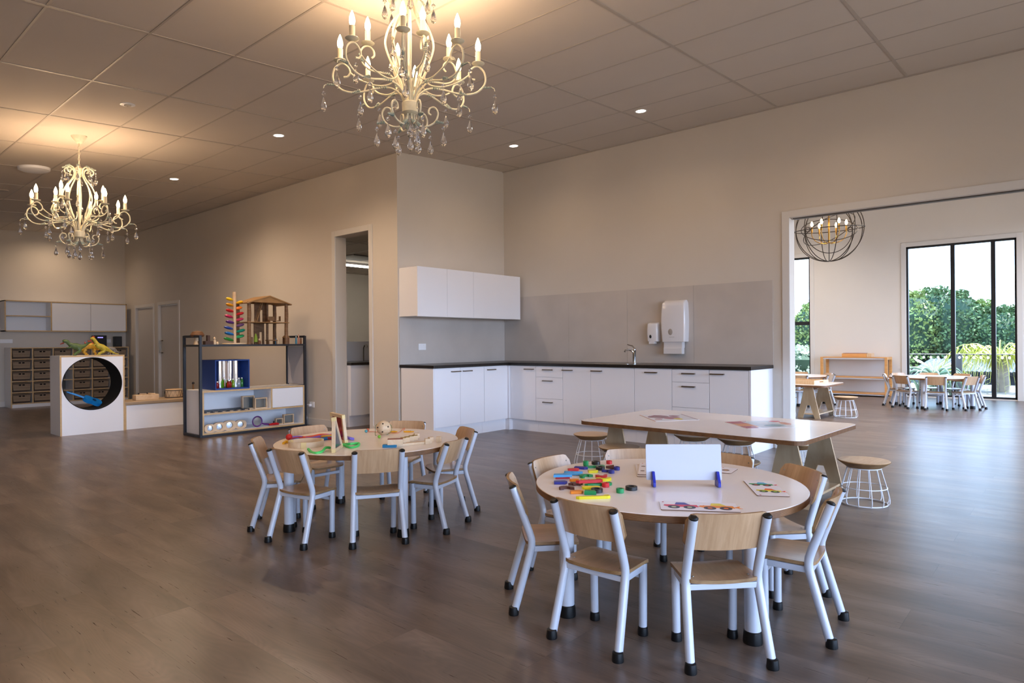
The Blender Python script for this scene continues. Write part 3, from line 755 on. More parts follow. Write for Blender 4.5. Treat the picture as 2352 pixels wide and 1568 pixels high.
obj('housing',MB().box((-10.80,6.0,2.715),(-10.70,9.6,2.757)),WHITE,t,world=True); obj('diffuser',MB().box((-10.79,6.01,2.685),(-10.71,9.59,2.716)),l,t,world=True)
obj('air_vent',MB().box((-10.3,6.9,2.735),(-9.7,7.5,2.757)),mat('vent_grey','#8b8784',.5),None,'square grey air vent on the ceiling behind the narrow doorway','vent',bev=.01)
# ------------------------------------------------------------------ reading tunnel box
def hole_panel(mb,x,y0,y1,z0,z1,cy,cz,r,n=72,flip=False):
    rim=[];out=[]
    for k in range(n):
        a=2*pi*k/n; c,s=cos(a),sin(a); rim.append((x,cy+r*c,cz+r*s))
        t=min(((y1-cy)/c if c>0 else (y0-cy)/c) if abs(c)>1e-9 else 9,((z1-cz)/s if s>0 else (z0-cz)/s) if abs(s)>1e-9 else 9); out.append([x,cy+t*c,cz+t*s])
    for (yy,zz) in ((y0,z0),(y0,z1),(y1,z0),(y1,z1)):
        i=min(range(n),key=lambda k:(out[k][1]-yy)**2+(out[k][2]-zz)**2); out[i]=[x,yy,zz]
    mb.add(rim+out,[(k,(k+1)%n,n+(k+1)%n,n+k) for k in range(n)])
BX0,BX1,BY0,BY1,BH=-10.37,-9.94,2.53,3.29,1.04
t=thing('tunnel_box','white box with a big round black lined tunnel hole, plastic dinosaurs on top','play furniture',((BX0+BX1)/2,(BY0+BY1)/2,0))
cy,cz,rr=2.905,.662,.352
for x in (BX1-.016,BX0): 
    m=MB(); hole_panel(m,x,BY0+.02,BY1-.02,0,BH-.02,cy,cz,rr); hole_panel(m,x+.016,BY0+.02,BY1-.02,0,BH-.02,cy,cz,rr)
    obj('face_panel',m,WHITE,t,world=True)
for a,b in (((BX0,BY0,0),(BX1+.001,BY0+.02,BH-.02)),((BX0,BY1-.02,0),(BX1+.001,BY1,BH-.02)),((BX0,BY0,BH-.02),(BX1+.001,BY1,BH))):
    m=MB(); m.box(a,b)
    for i,f in enumerate(m.f): m.m[i]=1 if i==3 else 0
    obj('side_panel',m,[WHITE,PLYL],t,world=True)
n=72; vs=[]
for x in (BX0+.001,BX1+.002):
    for R in (rr,rr-.008): vs+=[(x,cy+R*cos(2*pi*k/n),cz+R*sin(2*pi*k/n)) for k in range(n)]
fs=[]
for k in range(n):
    j=(k+1)%n
    fs+=[(k,j,2*n+j,2*n+k),(n+k,3*n+k,3*n+j,n+j),(2*n+k,2*n+j,3*n+j,3*n+k),(k,n+k,n+j,j)]
obj('tunnel_lining',MB().add(vs,fs,0,True),mat('black_felt','#0a0a0b',.9),t,world=True)
# dinosaurs
def dino(name,label,y,x,rz,sc,spine,legs,c1,c2,spikes=None,c3=None,arms=()):
    t=thing(name,label,'toy dinosaur',(x,y,BH),rz,'plastic dinosaurs on the tunnel box',sc)
    m=MB(); P=smooth_path([(p[0],p[3] if len(p)>3 else 0,p[1]) for p in spine],4); R=[]
    for i in range(len(spine)-1):
        for k in range(4): R.append(spine[i][2]+(spine[i+1][2]-spine[i][2])*k/4)
    R.append(spine[-1][2]); m.tube(P,R,12)
    for (hx_,hz_,hr,kx,kz,fx,yy) in legs:
        for s in (-1,1):
            m.tube(smooth_path([(hx_,s*yy*.7,hz_),(kx+s*.01,s*yy,kz),(fx-.012+s*.012,s*yy,.022),(fx+s*.012,s*yy,.008)],4),[hr,hr*.95,hr*.85,hr*.75,hr*.65,hr*.6,hr*.55,hr*.5,hr*.45,hr*.42,hr*.4,hr*.4,hr*.4],8)
            m.ball((fx-.015+s*.012,s*yy,.007),(.024,.014,.008))
    for (ax,az,bx,bz) in arms:
        for s in (-1,1): m.tube([(ax,s*.02,az),(bx,s*.03,bz),(bx-.015,s*.03,bz+.006)],[.008,.006,.004],6)
    obj('body',m,mat('dino_'+c1.strip('#'),c1,.45,var=.25,vs=30),t)
    if spikes:
        q=MB()
        for (sx,sz,h) in spikes: q.tube([(sx-.014,0,sz-.006),(sx,0,sz+h*.6),(sx+.004,0,sz+h)],[.011,.006,.001],6)
        obj('back_spikes',q,mat('dino_spk_'+(c3 or c2).strip('#'),c3 or c2,.45),t)
    h=spine[0]; q=MB(); q.tube([(h[0]+.01,0,h[1]-.018),(h[0]-.03,0,h[1]-.034)],[.012,.006],8); obj('lower_jaw',q,mat('dino_'+c2.strip('#'),c2,.45,var=.2,vs=40),t)
    q=MB(); q.ball((h[0]+.012,-.017,h[1]+.008),.004); q.ball((h[0]+.012,.017,h[1]+.008),.004); obj('eye',q,mat('eye_yellow','#e0c020',.2),t)
R_=radians(90)
dino('toy_dinosaur','green headed brown tyrannosaurus toy at the left on the tunnel box, tail raised',2.76,-10.03,R_,1.0,
 [(-.17,.185,.013),(-.155,.19,.022),(-.125,.185,.024),(-.105,.160,.022),(-.07,.135,.033),(-.02,.118,.046),(.03,.112,.038),(.07,.125,.024),(.12,.160,.013),(.19,.205,.003)],
 [(.0,.10,.032,.02,.06,-.02,.035)],'#52683a','#8a3a2c',None,None,[(-.08,.12,-.11,.10)])
dino('toy_dinosaur','yellow and red plated stegosaurus toy in the middle of the tunnel box, behind the others',2.92,-10.17,radians(-90),1.0,
 [(-.16,.075,.012),(-.13,.08,.018),(-.09,.10,.030),(-.03,.125,.045),(.03,.115,.040),(.08,.075,.024),(.13,.035,.012),(.18,.015,.004)],
 [(-.07,.08,.02,-.07,.04,-.08,.03),(.04,.08,.024,.05,.04,.035,.03)],'#c99a2a','#a03a2a',[(-.10,.125,.03),(-.07,.145,.04),(-.04,.16,.045),(0,.165,.045),(.04,.15,.04),(.075,.11,.03),(.11,.07,.02)],'#c2472c')
dino('toy_dinosaur','upright yellow and dark striped dinosaur toy at right of the tunnel box, long tail resting',3.03,-10.0,R_,1.0,
 [(-.13,.215,.012),(-.11,.225,.022),(-.085,.205,.020),(-.065,.165,.026),(-.035,.125,.036),(.01,.105,.040),(.06,.08,.028),(.11,.05,.016),(.16,.022,.008),(.21,.010,.003)],
 [(.0,.09,.030,.03,.055,-.02,.03)],'#b5a335','#a8452c',[(-.10,.24,.02),(-.085,.235,.02)],'#c2472c',[(-.07,.15,-.10,.13)])
dino('toy_dinosaur','small grey horned dinosaur toy at the right end of the tunnel box',3.20,-10.14,R_,.8,
 [(-.10,.075,.012),(-.085,.085,.026),(-.06,.10,.034),(-.02,.10,.040),(.03,.09,.034),(.07,.06,.016),(.11,.035,.005)],
 [(-.05,.07,.02,-.05,.035,-.055,.028),(.03,.07,.022,.035,.035,.025,.028)],'#6d6a66','#57524c',[(-.10,.09,.03),(-.08,.11,.04)],'#8a8478')
# blue toy guitar leaning in the tunnel
a=PX(152,900,-10.15); b=PX(232,927,-10.15); ax=(b-a); L_=ax.length; ang=math.atan2(ax.z,ax.y)
t=thing('toy_guitar','bright blue toy guitar lying in the round tunnel hole','toy guitar',b); t.rotation_euler=(ang,0,0)
BL=mat('guitar_blue','#1f86cf',.3)
m=MB(); T=Matrix.Rotation(R_,4,'Y')
pts=[]
for k in range(40):
    u=2*pi*k/40; y=-.115+.115*cos(u); w=.062*abs(sin(u))**.7*(1-.28*math.exp(-((y+.115)/.035)**2)); pts.append((y,(w if sin(u)>=0 else -w)))
m.prism([(p[1],p[0]) for p in pts],-.025,.025,0,0,Matrix.Rotation(radians(35),4,'Y')); obj('guitar_body',m,BL,t)
m=MB(); m.box((-.018,-L_+.06,-.006),(.018,-.2,.018)); m.box((-.026,-L_,-.006),(.026,-L_+.062,.012)); obj('neck',m,BL,t,bev=.003)
m=MB(); m.lathe([(.0,.0262),(.024,.0262),(.026,.0255)],20,0,Matrix.Rotation(radians(35),4,'Y')@Matrix.Translation((0,-.10,0)),cap=False); obj('sound_hole',m,mat('guitar_dark','#123a66',.4),t)
# ------------------------------------------------------------------ bench seat
t=thing('bench_seat','white bench box with a beige cushion top between tunnel box and black framed shelf','bench',(-10.2,4.2,0))
m=MB(); m.box((-10.45,3.32,0),(-9.98,5.15,.335)); obj('bench_box',m,WHITE,t,world=True,bev=.001)
obj('edge_strip',MB().box((-9.982,3.296,0),(-9.972,3.318,.375)),PLYL,t,world=True)
obj('cushion',MB().box((-10.46,3.30,.335),(-9.965,5.16,.387)),mat('beige_vinyl','#a58f74',.5,var=.03),t,world=True,bev=.012)
LW=wood('toy_wood','#dfc8a8','#cbab84',(10,10,10),.5); DW=wood('toy_wood_dark','#8a6a48','#6a4d32',(20,20,5),.6)
p=PX(335,918,-10.15); t=thing('wooden_drum','long low wooden slit drum box on the beige bench','toy drum',(-10.15,p.y,.387))
obj('drum_body',MB().box((-.07,-.155,0),(.07,.155,.075)),LW,t,bev=.005)
for s in (-.09,-.03,.05): obj('slot',MB().box((-.05,s-.004,.0745),(.05,s+.004,.0765)),DW,t)
for q in (-.095,.02): 
    k=obj('mallet',MB().tube([(.0,q,.09),(.02,q+.1,.083)],.004,6),LW,t); obj('mallet_head',MB().ball((0,q,.092),.013),BLACKM,k)
p=PX(396,913,-10.2); t=thing('basket_drum','round wooden hand drum with dark lacing at the right of the beige bench','toy drum',(-10.2,p.y+.02,.387))
obj('shell',MB().lathe([(.11,.0),(.12,.02),(.12,.10),(.115,.12)],28),LW,t); obj('drum_skin',MB().lathe([(.116,.12),(.112,.127),(0,.127)],28,cap=False),mat('drum_skin','#cfae86',.6),t)
m=MB(); m.tube([(.1235*cos(2*pi*k/28),.1235*sin(2*pi*k/28),.105 if k%2 else .02) for k in range(28)],.0025,5,0,True); m.ring((0,0,.112),.120,.004,28,6); m.ring((0,0,.012),.120,.004,28,6); obj('lacing',m,BLACKM,t)
for i,(px,nm,lb) in enumerate(((430,'wooden_boat','flat wooden toy with green and yellow top on the bench, behind the shelf frame'),(444,'wooden_toy','wooden peg toy standing on the bench behind the black shelf frame'))):
    p=PX(px,915,-10.2); t=thing(nm,lb,'toy',(-10.2,p.y,.387))
    if i==0:
        obj('hull',MB().box((-.08,-.12,0),(.08,.12,.07)),DW,t,bev=.01); obj('deck',MB().box((-.07,-.11,.07),(.07,.11,.082)),LW,t,bev=.002); obj('leaf',MB().tube([(0,-.08,.085),(0,-.02,.10),(0,.04,.085)],[.006,.02,.004],8),mat('leaf_green','#6f8a2c',.5),t)
    else:
        obj('base',MB().box((-.06,-.08,0),(.06,.08,.09)),LW,t,bev=.01); obj('peg',MB().cyl((0,.0,.09),(0,0,.19),.012),DW,t); obj('peg_ball',MB().ball((0,0,.20),.02),BLACKM,t)
# ------------------------------------------------------------------ far wall storage
t=thing('basket_cabinet','tall white and ply pigeonhole cabinet with wicker baskets on the far wall','cabinet',(XL+.22,4.1,0))
fx=-15.22; y0,y1=3.09,5.12; zt=1.145; zb=.065; nc,nr=6,5; cw=(y1-y0-.02)/nc; rh=(zt-.02-zb)/nr
def edged(x0,x1,ya,yb,za,zb_,nm='board'):
    m=MB(); m.box((x0,ya,za),(x1,yb,zb_))
    m.m[3]=1; obj(nm,m,[WHITE,PLYL],t,world=True)
for k in range(nc+1): yy=y0+cw*k; edged(XL+.01,fx,yy,yy+.02,0 if k in(0,nc) else zb,zt-.02,'upright_panel')
for k in range(nr+1): zz=zb+rh*k; edged(XL+.01,fx-.001,y0+.02,y1-.001,zz,zz+.018,'shelf_panel')
edged(XL+.01,fx,y0,y1,zt-.02,zt,'top_panel')
obj('plinth',MB().box((fx-.02,y0+.02,0),(fx-.012,y1-.02,zb)),WHITE,t,world=True)
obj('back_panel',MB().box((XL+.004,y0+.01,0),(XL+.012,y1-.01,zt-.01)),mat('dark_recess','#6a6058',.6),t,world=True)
WK=bpy.data.materials.new('wicker'); WK.use_nodes=True; nt=WK.node_tree; N=nt.nodes; L=nt.links; p=N['Principled BSDF']; p.inputs['Roughness'].default_value=.7
tc=N.new('ShaderNodeTexCoord'); mp=N.new('ShaderNodeMapping'); mp.inputs['Scale'].default_value=(1,1,1); mp.inputs['Rotation'].default_value=(radians(90),0,radians(90)); L.new(tc.outputs['Object'],mp.inputs[0])
br=N.new('ShaderNodeTexBrick'); br.inputs['Scale'].default_value=1; br.inputs['Brick Width'].default_value=.03; br.inputs['Row Height'].default_value=.011; br.inputs['Mortar Size'].default_value=.0022; br.inputs['Mortar Smooth'].default_value=.6
br.inputs['Color1'].default_value=lin('#a58e75'); br.inputs['Color2'].default_value=lin('#8a745c'); br.inputs['Mortar'].default_value=lin('#43342a'); L.new(mp.outputs[0],br.inputs['Vector']); L.new(br.outputs['Color'],p.inputs['Base Color'])
b=N.new('ShaderNodeBump'); b.inputs['Strength'].default_value=.8; b.inputs['Distance'].default_value=.006; b.invert=True; L.new(br.outputs['Fac'],b.inputs['Height']); L.new(b.outputs[0],p.inputs['Normal'])
def basket(label):
    t=thing('wicker_basket',label,'basket',group='wicker baskets in the pigeonhole cabinet')
    w,h,d=.285,.172,.36; m=MB(); q=.012
    T=[(-d,-w/2),(0,-w/2),(0,w/2),(-d,w/2)]; B=[(-d+q,-w/2+q),(-q,-w/2+q),(-q,w/2-q),(-d+q,w/2-q)]
    vs=[(x,y,.0) for x,y in B]+[(x,y,h) for x,y in T]+[(x+(.008 if x<-.1 else -.008),y*(1-.06),h) for x,y in T]+[(x+(.008 if x<-.1 else -.008),y*.94,.01) for x,y in B]
    m.add(vs,[(3,2,1,0)]+[(i,(i+1)%4,4+(i+1)%4,4+i) for i in range(4)]+[(4+i,4+(i+1)%4,8+(i+1)%4,8+i) for i in range(4)]+[(8+i,8+(i+1)%4,12+(i+1)%4,12+i) for i in range(4)]+[(12,13,14,15)])
    obj('basket_body',m,WK,t,bev=.006)
    r=MB(); r.tube([(-.0,-w/2,h),(0,w/2,h),(-d,w/2,h),(-d,-w/2,h)],.007,6,0,True); obj('rim',r,WK,t)
    for s in (-.028,.028): obj('hand_hole',MB().box((-.006,s-.018,h-.052),(.0012,s+.018,h-.028)),mat('hole_dark','#110d0a',.9),t,bev=.003)
    return t
cn=['first','second','third','fourth','fifth','sixth']; rn=['bottom','second lowest','middle','second highest','top']
b0=None
for c in range(nc):
    for r in range(nr):
        if c==2 and r<4: continue
        lb='grey brown wicker basket in the %s row, %s column from left'%(rn[r],cn[c])
        loc=(fx-.03-random.random()*.015,y0+cw*(c+.5)+.01,zb+rh*r+.019)
        if b0 is None: b0=basket(lb); b0.location=loc
        else: dup(b0,loc,random.uniform(-.02,.02),lb)
t=thing('wall_shelf','wall hung ply unit with open shelves at left and two white sliding doors','wall cabinet',(XL+.18,4.1,1.455))
fx2=-15.35; ya,yb,za,zb2=3.03,5.13,1.455,2.05
for (p,q) in (((ya,za),(yb,za+.02)),((ya,zb2-.02),(yb,zb2)),((ya,za),(ya+.02,zb2)),((yb-.02,za),(yb,zb2)),((3.765,za+.02),(3.785,zb2-.02)),((ya+.02,1.745),(3.765,1.763))): edged(XL+.004,fx2,p[0],q[0],p[1],q[1],'carcass_board')
obj('back_panel',MB().box((XL+.004,ya+.02,za+.02),(XL+.012,yb-.02,zb2-.02)),WHITE,t,world=True)
for (a,b) in ((3.788,4.455),(4.460,5.108)): obj('sliding_door',MB().box((fx2-.02,a,za+.022),(fx2-.004,b,zb2-.022)),WHITE,t,world=True,bev=.002)
p=PX(228,796,-15.5); t=thing('music_player','black player box with a small lit violet display on the basket cabinet','speaker',(-15.5,p.y,zt))
obj('casing',MB().box((-.07,-.12,0),(.07,.12,.24)),BLACK,t,bev=.006); obj('display',MB().box((.07,-.05,.185),(.072,.05,.205)),emis('display_violet','#8f86ff',1.6),t)
p=PX(270,796,-15.5); t=thing('speaker','slim black speaker beside the music player on the basket cabinet','speaker',(-15.5,p.y,zt)); obj('casing',MB().box((-.07,-.065,0),(.07,.065,.22)),BLACK,t,bev=.006); obj('grille',MB().box((.07,-.05,.02),(.073,.05,.2)),BLACKM,t)
# ------------------------------------------------------------------ black framed shelf
FX,BXx=-8.31,-8.81; SY0,SY1=3.60,5.095; q=.031
t=thing('shelf_unit','black steel framed shelf unit with white and ply cabinet below, toys on every level','shelf',((FX+BXx)/2,(SY0+SY1)/2,0))
shelf_root=t
def bar(a,b,nm='frame_bar'): obj(nm,MB().box(a,b),BLACKM,t,world=True,bev=.002)
for y in (SY0,SY1-q):
    for x in (FX-q,BXx): bar((x,y,0),(x+q,y+q,1.285),'post')
    for z in (0,1.259): bar((BXx+q,y,z),(FX-q,y+q,z+q))
for x in (FX-q,BXx):
    bar((x,SY0+q,0),(x+q,SY1-q,q)); bar((x,SY0+q,1.145),(x+q,SY1-q,1.171))
bar((BXx+q,SY0,1.145),(FX-q,SY0+q,1.171)); bar((BXx+q,SY1-q,1.145),(FX-q,SY1,1.171))
obj('top_shelf',MB().box((BXx+q,SY0+q,1.150),(FX-q,SY1-q,1.1705)),BLACKM,t,world=True)
def ed(a,b,nm='cabinet_board'):
    m=MB().box(a,b); m.m[3]=1; m.m[2]=0; obj(nm,m,[WHITE,PLYL],t,world=True)
c0,c1=SY0+q+.002,SY1-q-.002; ZB,ZM,ZC=.03,.30,.565; xf_=FX-.004; xb=BXx+.01
ed((xb,c0,ZC),(xf_,c1,ZC+.02),'cabinet_top'); ed((xb,c0,ZB),(xf_,c1,ZB+.02)); ed((xb,c0+.02,ZM-.02),(xf_-.001,c1-.02,ZM))
ed((xb,c0,ZB+.02),(xf_,c0+.02,ZC)); ed((xb,c1-.02,ZB+.02),(xf_,c1,ZC)); ed((xb,4.555,ZM),(xf_,4.575,ZC),'divider')
obj('cabinet_back',MB().box((xb,c0+.02,ZB+.02),(xb+.012,c1-.02,ZC)),WHITE,t,world=True)
obj('flap_door',MB().box((xf_-.02,4.578,ZM+.003),(xf_-.003,c1-.023,ZC-.003)),WHITE,t,world=True,bev=.001)
obj('end_screen',MB().box((BXx+q,SY1-.018,ZC+.03),(FX-q-.0,SY1-.012,1.14)),mat('frosted_panel','#b9b5b8',.6),t,world=True)
TZ=1.171
# rainbow tree
p=PX(539,787,-8.52); t=thing('rainbow_tree','wooden marble tree toy with rainbow petals from green at bottom to yellow','toy',(-8.52,p.y,TZ))
obj('base',MB().lathe([(.0,0),(.15,0),(.155,.006),(.15,.018),(0,.018)],32,cap=False),LW,t); obj('trunk',MB().cyl((0,0,.018),(0,0,.70),.022,16),LW,t)
cs=['#1d8a3a','#2aa56a','#2578c4','#168a78','#3450a0','#6a4a7c','#6c3a86','#b8325f','#c22a5c','#c01f2b','#d02828','#e8791c','#e09a18','#e8b418','#edc620']
for k,cc in enumerate(cs):
    z=.045+.0385*k; a=(0 if k%2 else pi)+.25*sin(k*1.3)+radians(90); m=MB(); n=16
    R=(.078-.0016*k)
    T=Matrix.Translation((0,0,z))@Matrix.Rotation(a,4,'Z')@Matrix.Rotation(radians(-15),4,'Y')
    m.ball((.018+R*.85,0,0),(R*.85,R*.75,.020),0,18,8,T); m.ball((.018+R*1.0,0,.007),(R*.6,R*.5,.014),0,14,8,T); obj('petal',m,mat('petal_'+cc[1:],cc,.45),t)
# doll house
DWH=wood('rustic_wood','#866343','#5f422a',(9,9,30),.65); DWL=wood('rustic_wood_light','#a9814f','#8a653d',(20,6,6),.65)
pa=PX(566,787,-8.40); pb=PX(664,787,-8.40); w=(pb.y-pa.y)/2; yc=(pa.y+pb.y)/2
t=thing('doll_house','rustic open wooden doll house with gabled roof on top of the black framed shelf','doll house',(-8.56,yc,TZ))
dh=t; hw=w-.04; dd=.16
for sx in (-1,1):
    for sy in (-1,1): obj('post',MB().tube([(sx*dd,sy*hw,0),(sx*dd+.004,sy*hw-.004,.2),(sx*dd,sy*hw+.003,.42),(sx*dd,sy*hw,.575)],[.027,.024,.026,.023],9),DWH,t)
obj('post',MB().tube([(-.05,.10,.0),(-.05,.10,.57)],.017,9),DWH,t)
obj('floor_board',MB().box((-dd-.03,-hw-.03,.292),(dd+.03,hw+.03,.302)),DWL,t,bev=.003)
for s in (-1,1):
    m=MB(); T=Matrix.Translation((0,0,.655))@Matrix.Rotation(radians(-s*18),4,'X')
    m.box((-dd-.06,0 if s>0 else -w-.03,-.008),(dd+.06,w+.03 if s>0 else 0,.008),0,T); obj('roof_panel',m,DWL,t,bev=.002)
    g=MB(); g.prism([(-w+.02,0),(w-.02,0),(0,.085)],-.005,.005,0,0,Matrix.Translation((s*(dd+.045),0,.565))@Matrix.Rotation(R_,4,'Z')@Matrix.Rotation(R_,4,'X')); obj('gable',g,DWL,t)
m=MB(); 
for (a,b) in (((-.13,-.06,0),(-.115,.02,.292)),((-.13,.06,0),(-.115,.09,.292)),((-.13,.02,.17),(-.115,.06,.292)),((-.13,-.05,.302),(-.115,.03,.58)),((-.13,.07,.302),(-.115,.12,.58)),((-.13,.03,.48),(-.115,.07,.58))): m.box(a,b)
obj('inner_wall',m,DWH,t)
m=MB()
for s in (-1,1): m.tube([(-.02,-.10,.302),(.02,-.02,.60)] if s<0 else [(.03,-.10,.302),(.07,-.02,.60)],.006,6)
for k in range(8): u=.08+.11*k; m.cyl((-.02+.04*u,-.10+.08*u,.302+.298*u),(.03+.04*u,-.10+.08*u,.302+.298*u),.004,6)
obj('ladder',m,DWL,t)
def toy(name,label,cat,x,y,z,shapes,group=None):
    t=thing(name,label,cat,(x,y,z),0,group)
    for nm,mb,mm in shapes: obj(nm,mb,mm,t)
    return t
fz=TZ+.303
toy('toy_bench','tiny wooden bench on the upper floor of the doll house','doll furniture',-8.48,yc+.10,fz,[('seat',MB().box((-.03,-.05,.02),(.03,.05,.032)),DW),('back',MB().box((-.03,-.05,.032),(-.022,.05,.08)),DW),('leg',MB().box((-.03,-.05,0),(.03,-.04,.02)),DW),('leg',MB().box((-.03,.04,0),(.03,.05,.02)),DW)],'doll house furniture')
toy('toy_chair','tiny upright wooden chair at right of the upper doll house floor','doll furniture',-8.46,yc+.19,fz,[('seat',MB().box((-.02,-.02,.015),(.02,.02,.025)),DW),('back',MB().box((-.02,.012,.025),(.02,.02,.085)),DW)],'doll house furniture')
toy('toy_table','small slatted wooden table on the ground floor of the doll house','doll furniture',-8.46,yc+.08,TZ,[('table_top',MB().box((-.04,-.07,.045),(.04,.07,.06)),DW),('leg',MB().box((-.035,-.06,0),(.035,-.05,.045)),DW),('leg',MB().box((-.035,.05,0),(.035,.06,.045)),DW)],'doll house furniture')
toy('toy_tree','small green toy tree at the left foot of the doll house','doll figure',-8.42,yc-.17,TZ,[('crown',MB().lathe([(.0,.02),(.026,.03),(.024,.08),(.008,.14),(0,.145)],10,cap=False),mat('toy_green','#7f9a2e',.5)),('stem',MB().cyl((0,0,0),(0,0,.03),.006),DW)])
toy('toy_figure','small pile of reddish wooden doll figures inside the doll house','doll figure',-8.45,yc-.10,TZ,[('body',MB().lathe([(.018,0),(.02,.03),(.012,.05)],10),mat('toy_brown','#70452c',.5)),('head',MB().ball((0,0,.062),.015),LW)])
toy('toy_cabinet','tiny brown cabinet just inside the left post of the doll house','doll furniture',-8.44,yc-.235,TZ,[('body',MB().box((-.02,-.025,0),(.02,.025,.095)),mat('toy_maroon','#4c2b22',.5)),('door',MB().box((.02,-.02,.01),(.023,.02,.085)),DW)],'doll house furniture')
toy('toy_figure','pair of small blue and pale peg dolls near the right doll house post','doll figure',-8.44,yc+.15,TZ,[('body',MB().lathe([(.012,0),(.012,.05),(.004,.075),(0,.076)],10,0,Matrix.Translation((0,-.015,0)),cap=False),mat('toy_blue','#3c6f8c',.5)),('body',MB().lathe([(.012,0),(.012,.06),(.004,.085),(0,.086)],10,0,Matrix.Translation((0,.015,0)),cap=False),LW)])
p=PX(657,787,-8.5); toy('toy_house','little brown wooden block house right of the doll house','doll furniture',-8.5,p.y,TZ,[('body',MB().box((-.03,-.035,0),(.03,.035,.09)),mat('toy_brown2','#6a4632',.6)),('roof',MB().prism([(-.045,.09),(.045,.09),(0,.13)],-.035,.035,0,0,Matrix.Rotation(R_,4,'Z')@Matrix.Rotation(R_,4,'X')),DWL)])
for px,h,cc,nm in ((680,.13,'#3f7f96','blue'),(686,.14,'#c9836c','salmon'),(691,.11,'#8b5a3a','brown')):
    p=PX(px,787,-8.44); toy('peg_doll','%s pointed peg doll at the right end of the black framed shelf top'%nm,'doll figure',-8.44,p.y,TZ,[('body',MB().lathe([(.012,0),(.014,.02),(.010,h*.7),(.002,h),(0,h)],10,cap=False),mat('peg_'+nm,cc,.5)),('head',MB().ball((0,0,h*.78),.010),LW)],'peg dolls at the end of the shelf top')
p=PX(455,787,-8.5); toy('toadstool_house','rounded wooden toadstool house with dark cap at the left end of the shelf','toy',-8.52,p.y,TZ,[('cap',MB().lathe([(.0,.09),(.075,.10),(.085,.125),(.06,.165),(0,.18)],18,cap=False),wood('cap_wood','#7a5232','#5a3a22',(8,8,8),.6)),('stem',MB().lathe([(.05,0),(.035,.05),(.035,.1)],14),LW),('doorway',MB().box((.03,-.012,.01),(.047,.012,.045)),DW)])
p=PX(484,787,-8.46); toy('wooden_castle','small dark wooden castle with pale figures left of the rainbow tree','toy',-8.46,p.y,TZ,[('wall_block',MB().box((-.04,-.085,0),(.04,.02,.045)),mat('castle_brown','#4b3225',.6)),('tower',MB().box((-.02,-.05,.045),(.02,-.015,.12)),mat('castle_brown','#4b3225',.6)),('figure',MB().lathe([(.02,0),(.022,.04),(.01,.06),(.016,.08),(0,.1)],12,0,Matrix.Translation((0,.05,0))),LW),('figure',MB().lathe([(.014,0),(.016,.02),(0,.04)],12,0,Matrix.Translation((.01,.085,0))),LW)])
# mirror box with coloured jars on the cabinet
a=PX(500,890,FX-.03); b=PX(573,885,FX-.03); z0=ZC+.021
t=thing('mirror_box','blue framed light box with curved mirror back, coloured jars inside','light box',(FX-.2,(a.y+b.y)/2,z0)); ys0,ys1=a.y-.02,b.y; x0,x1=FX-.40,FX-.02; hh=.385
BLU=mat('blue_felt','#1d3f86',.6)
obj('side_panel',MB().box((x0,ys0-.015,z0),(x1,ys0,z0+hh)),BLU,t,world=True,bev=.003)
obj('side_panel',MB().box((x0,ys1-.015,z0),(x1,ys1,z0+hh)),BLU,t,world=True,bev=.003)
obj('base_panel',MB().box((x0,ys0,z0),(x1,ys1-.015,z0+.018)),BLU,t,world=True); obj('top_panel',MB().box((x0,ys0,z0+hh-.014),(x1,ys1-.015,z0+hh)),BLU,t,world=True)
n=18; vs=[]
for k in range(n+1):
    u=k/n; y=ys0+.002+(ys1-.018-ys0)*u; x=x0+.16+.12*abs(sin(2*pi*u))
    vs+=[(x,y,z0+.019),(x,y,z0+hh-.016),(x-.004,y,z0+.019),(x-.004,y,z0+hh-.016)]
obj('curved_mirror',MB().add(vs,[f for k in range(n) for f in ((4*k,4*k+4,4*k+5,4*k+1),(4*k+2,4*k+3,4*k+7,4*k+6))],0,True),mat('mirror','#e8e8ec',.04,metal=1),t,world=True)
for i,(u,h,r,cc,nm) in enumerate(((.10,.075,.030,'#b3201c','red'),(.27,.12,.034,'#6fc21a','lime green'),(.47,.085,.036,'#b02415','dark red'),(.64,.10,.022,'#9acb2a','yellow green'),(.78,.11,.026,'#b9c9cf','clear'),(.92,.11,.018,'#4ea24a','slim green'))):
    y=ys0+.01+(ys1-ys0-.02)*u; m_=mat('jar_'+nm.replace(' ','_'),cc,.08,trans=.55,coat=.5)
    toy('glass_jar','%s glass jar inside the blue mirror box'%nm,'jar',FX-.12-.03*(i%2),y,z0+.019,[('jar_body',MB().lathe([(r*.9,0),(r,.006),(r,h*.75),(r*.7,h*.85),(r*.7,h)],18),m_),('lid',MB().lathe([(r*.78,h),(r*.78,h+.014),(0,h+.016)],18),CHROME)],'coloured jars in the mirror box')
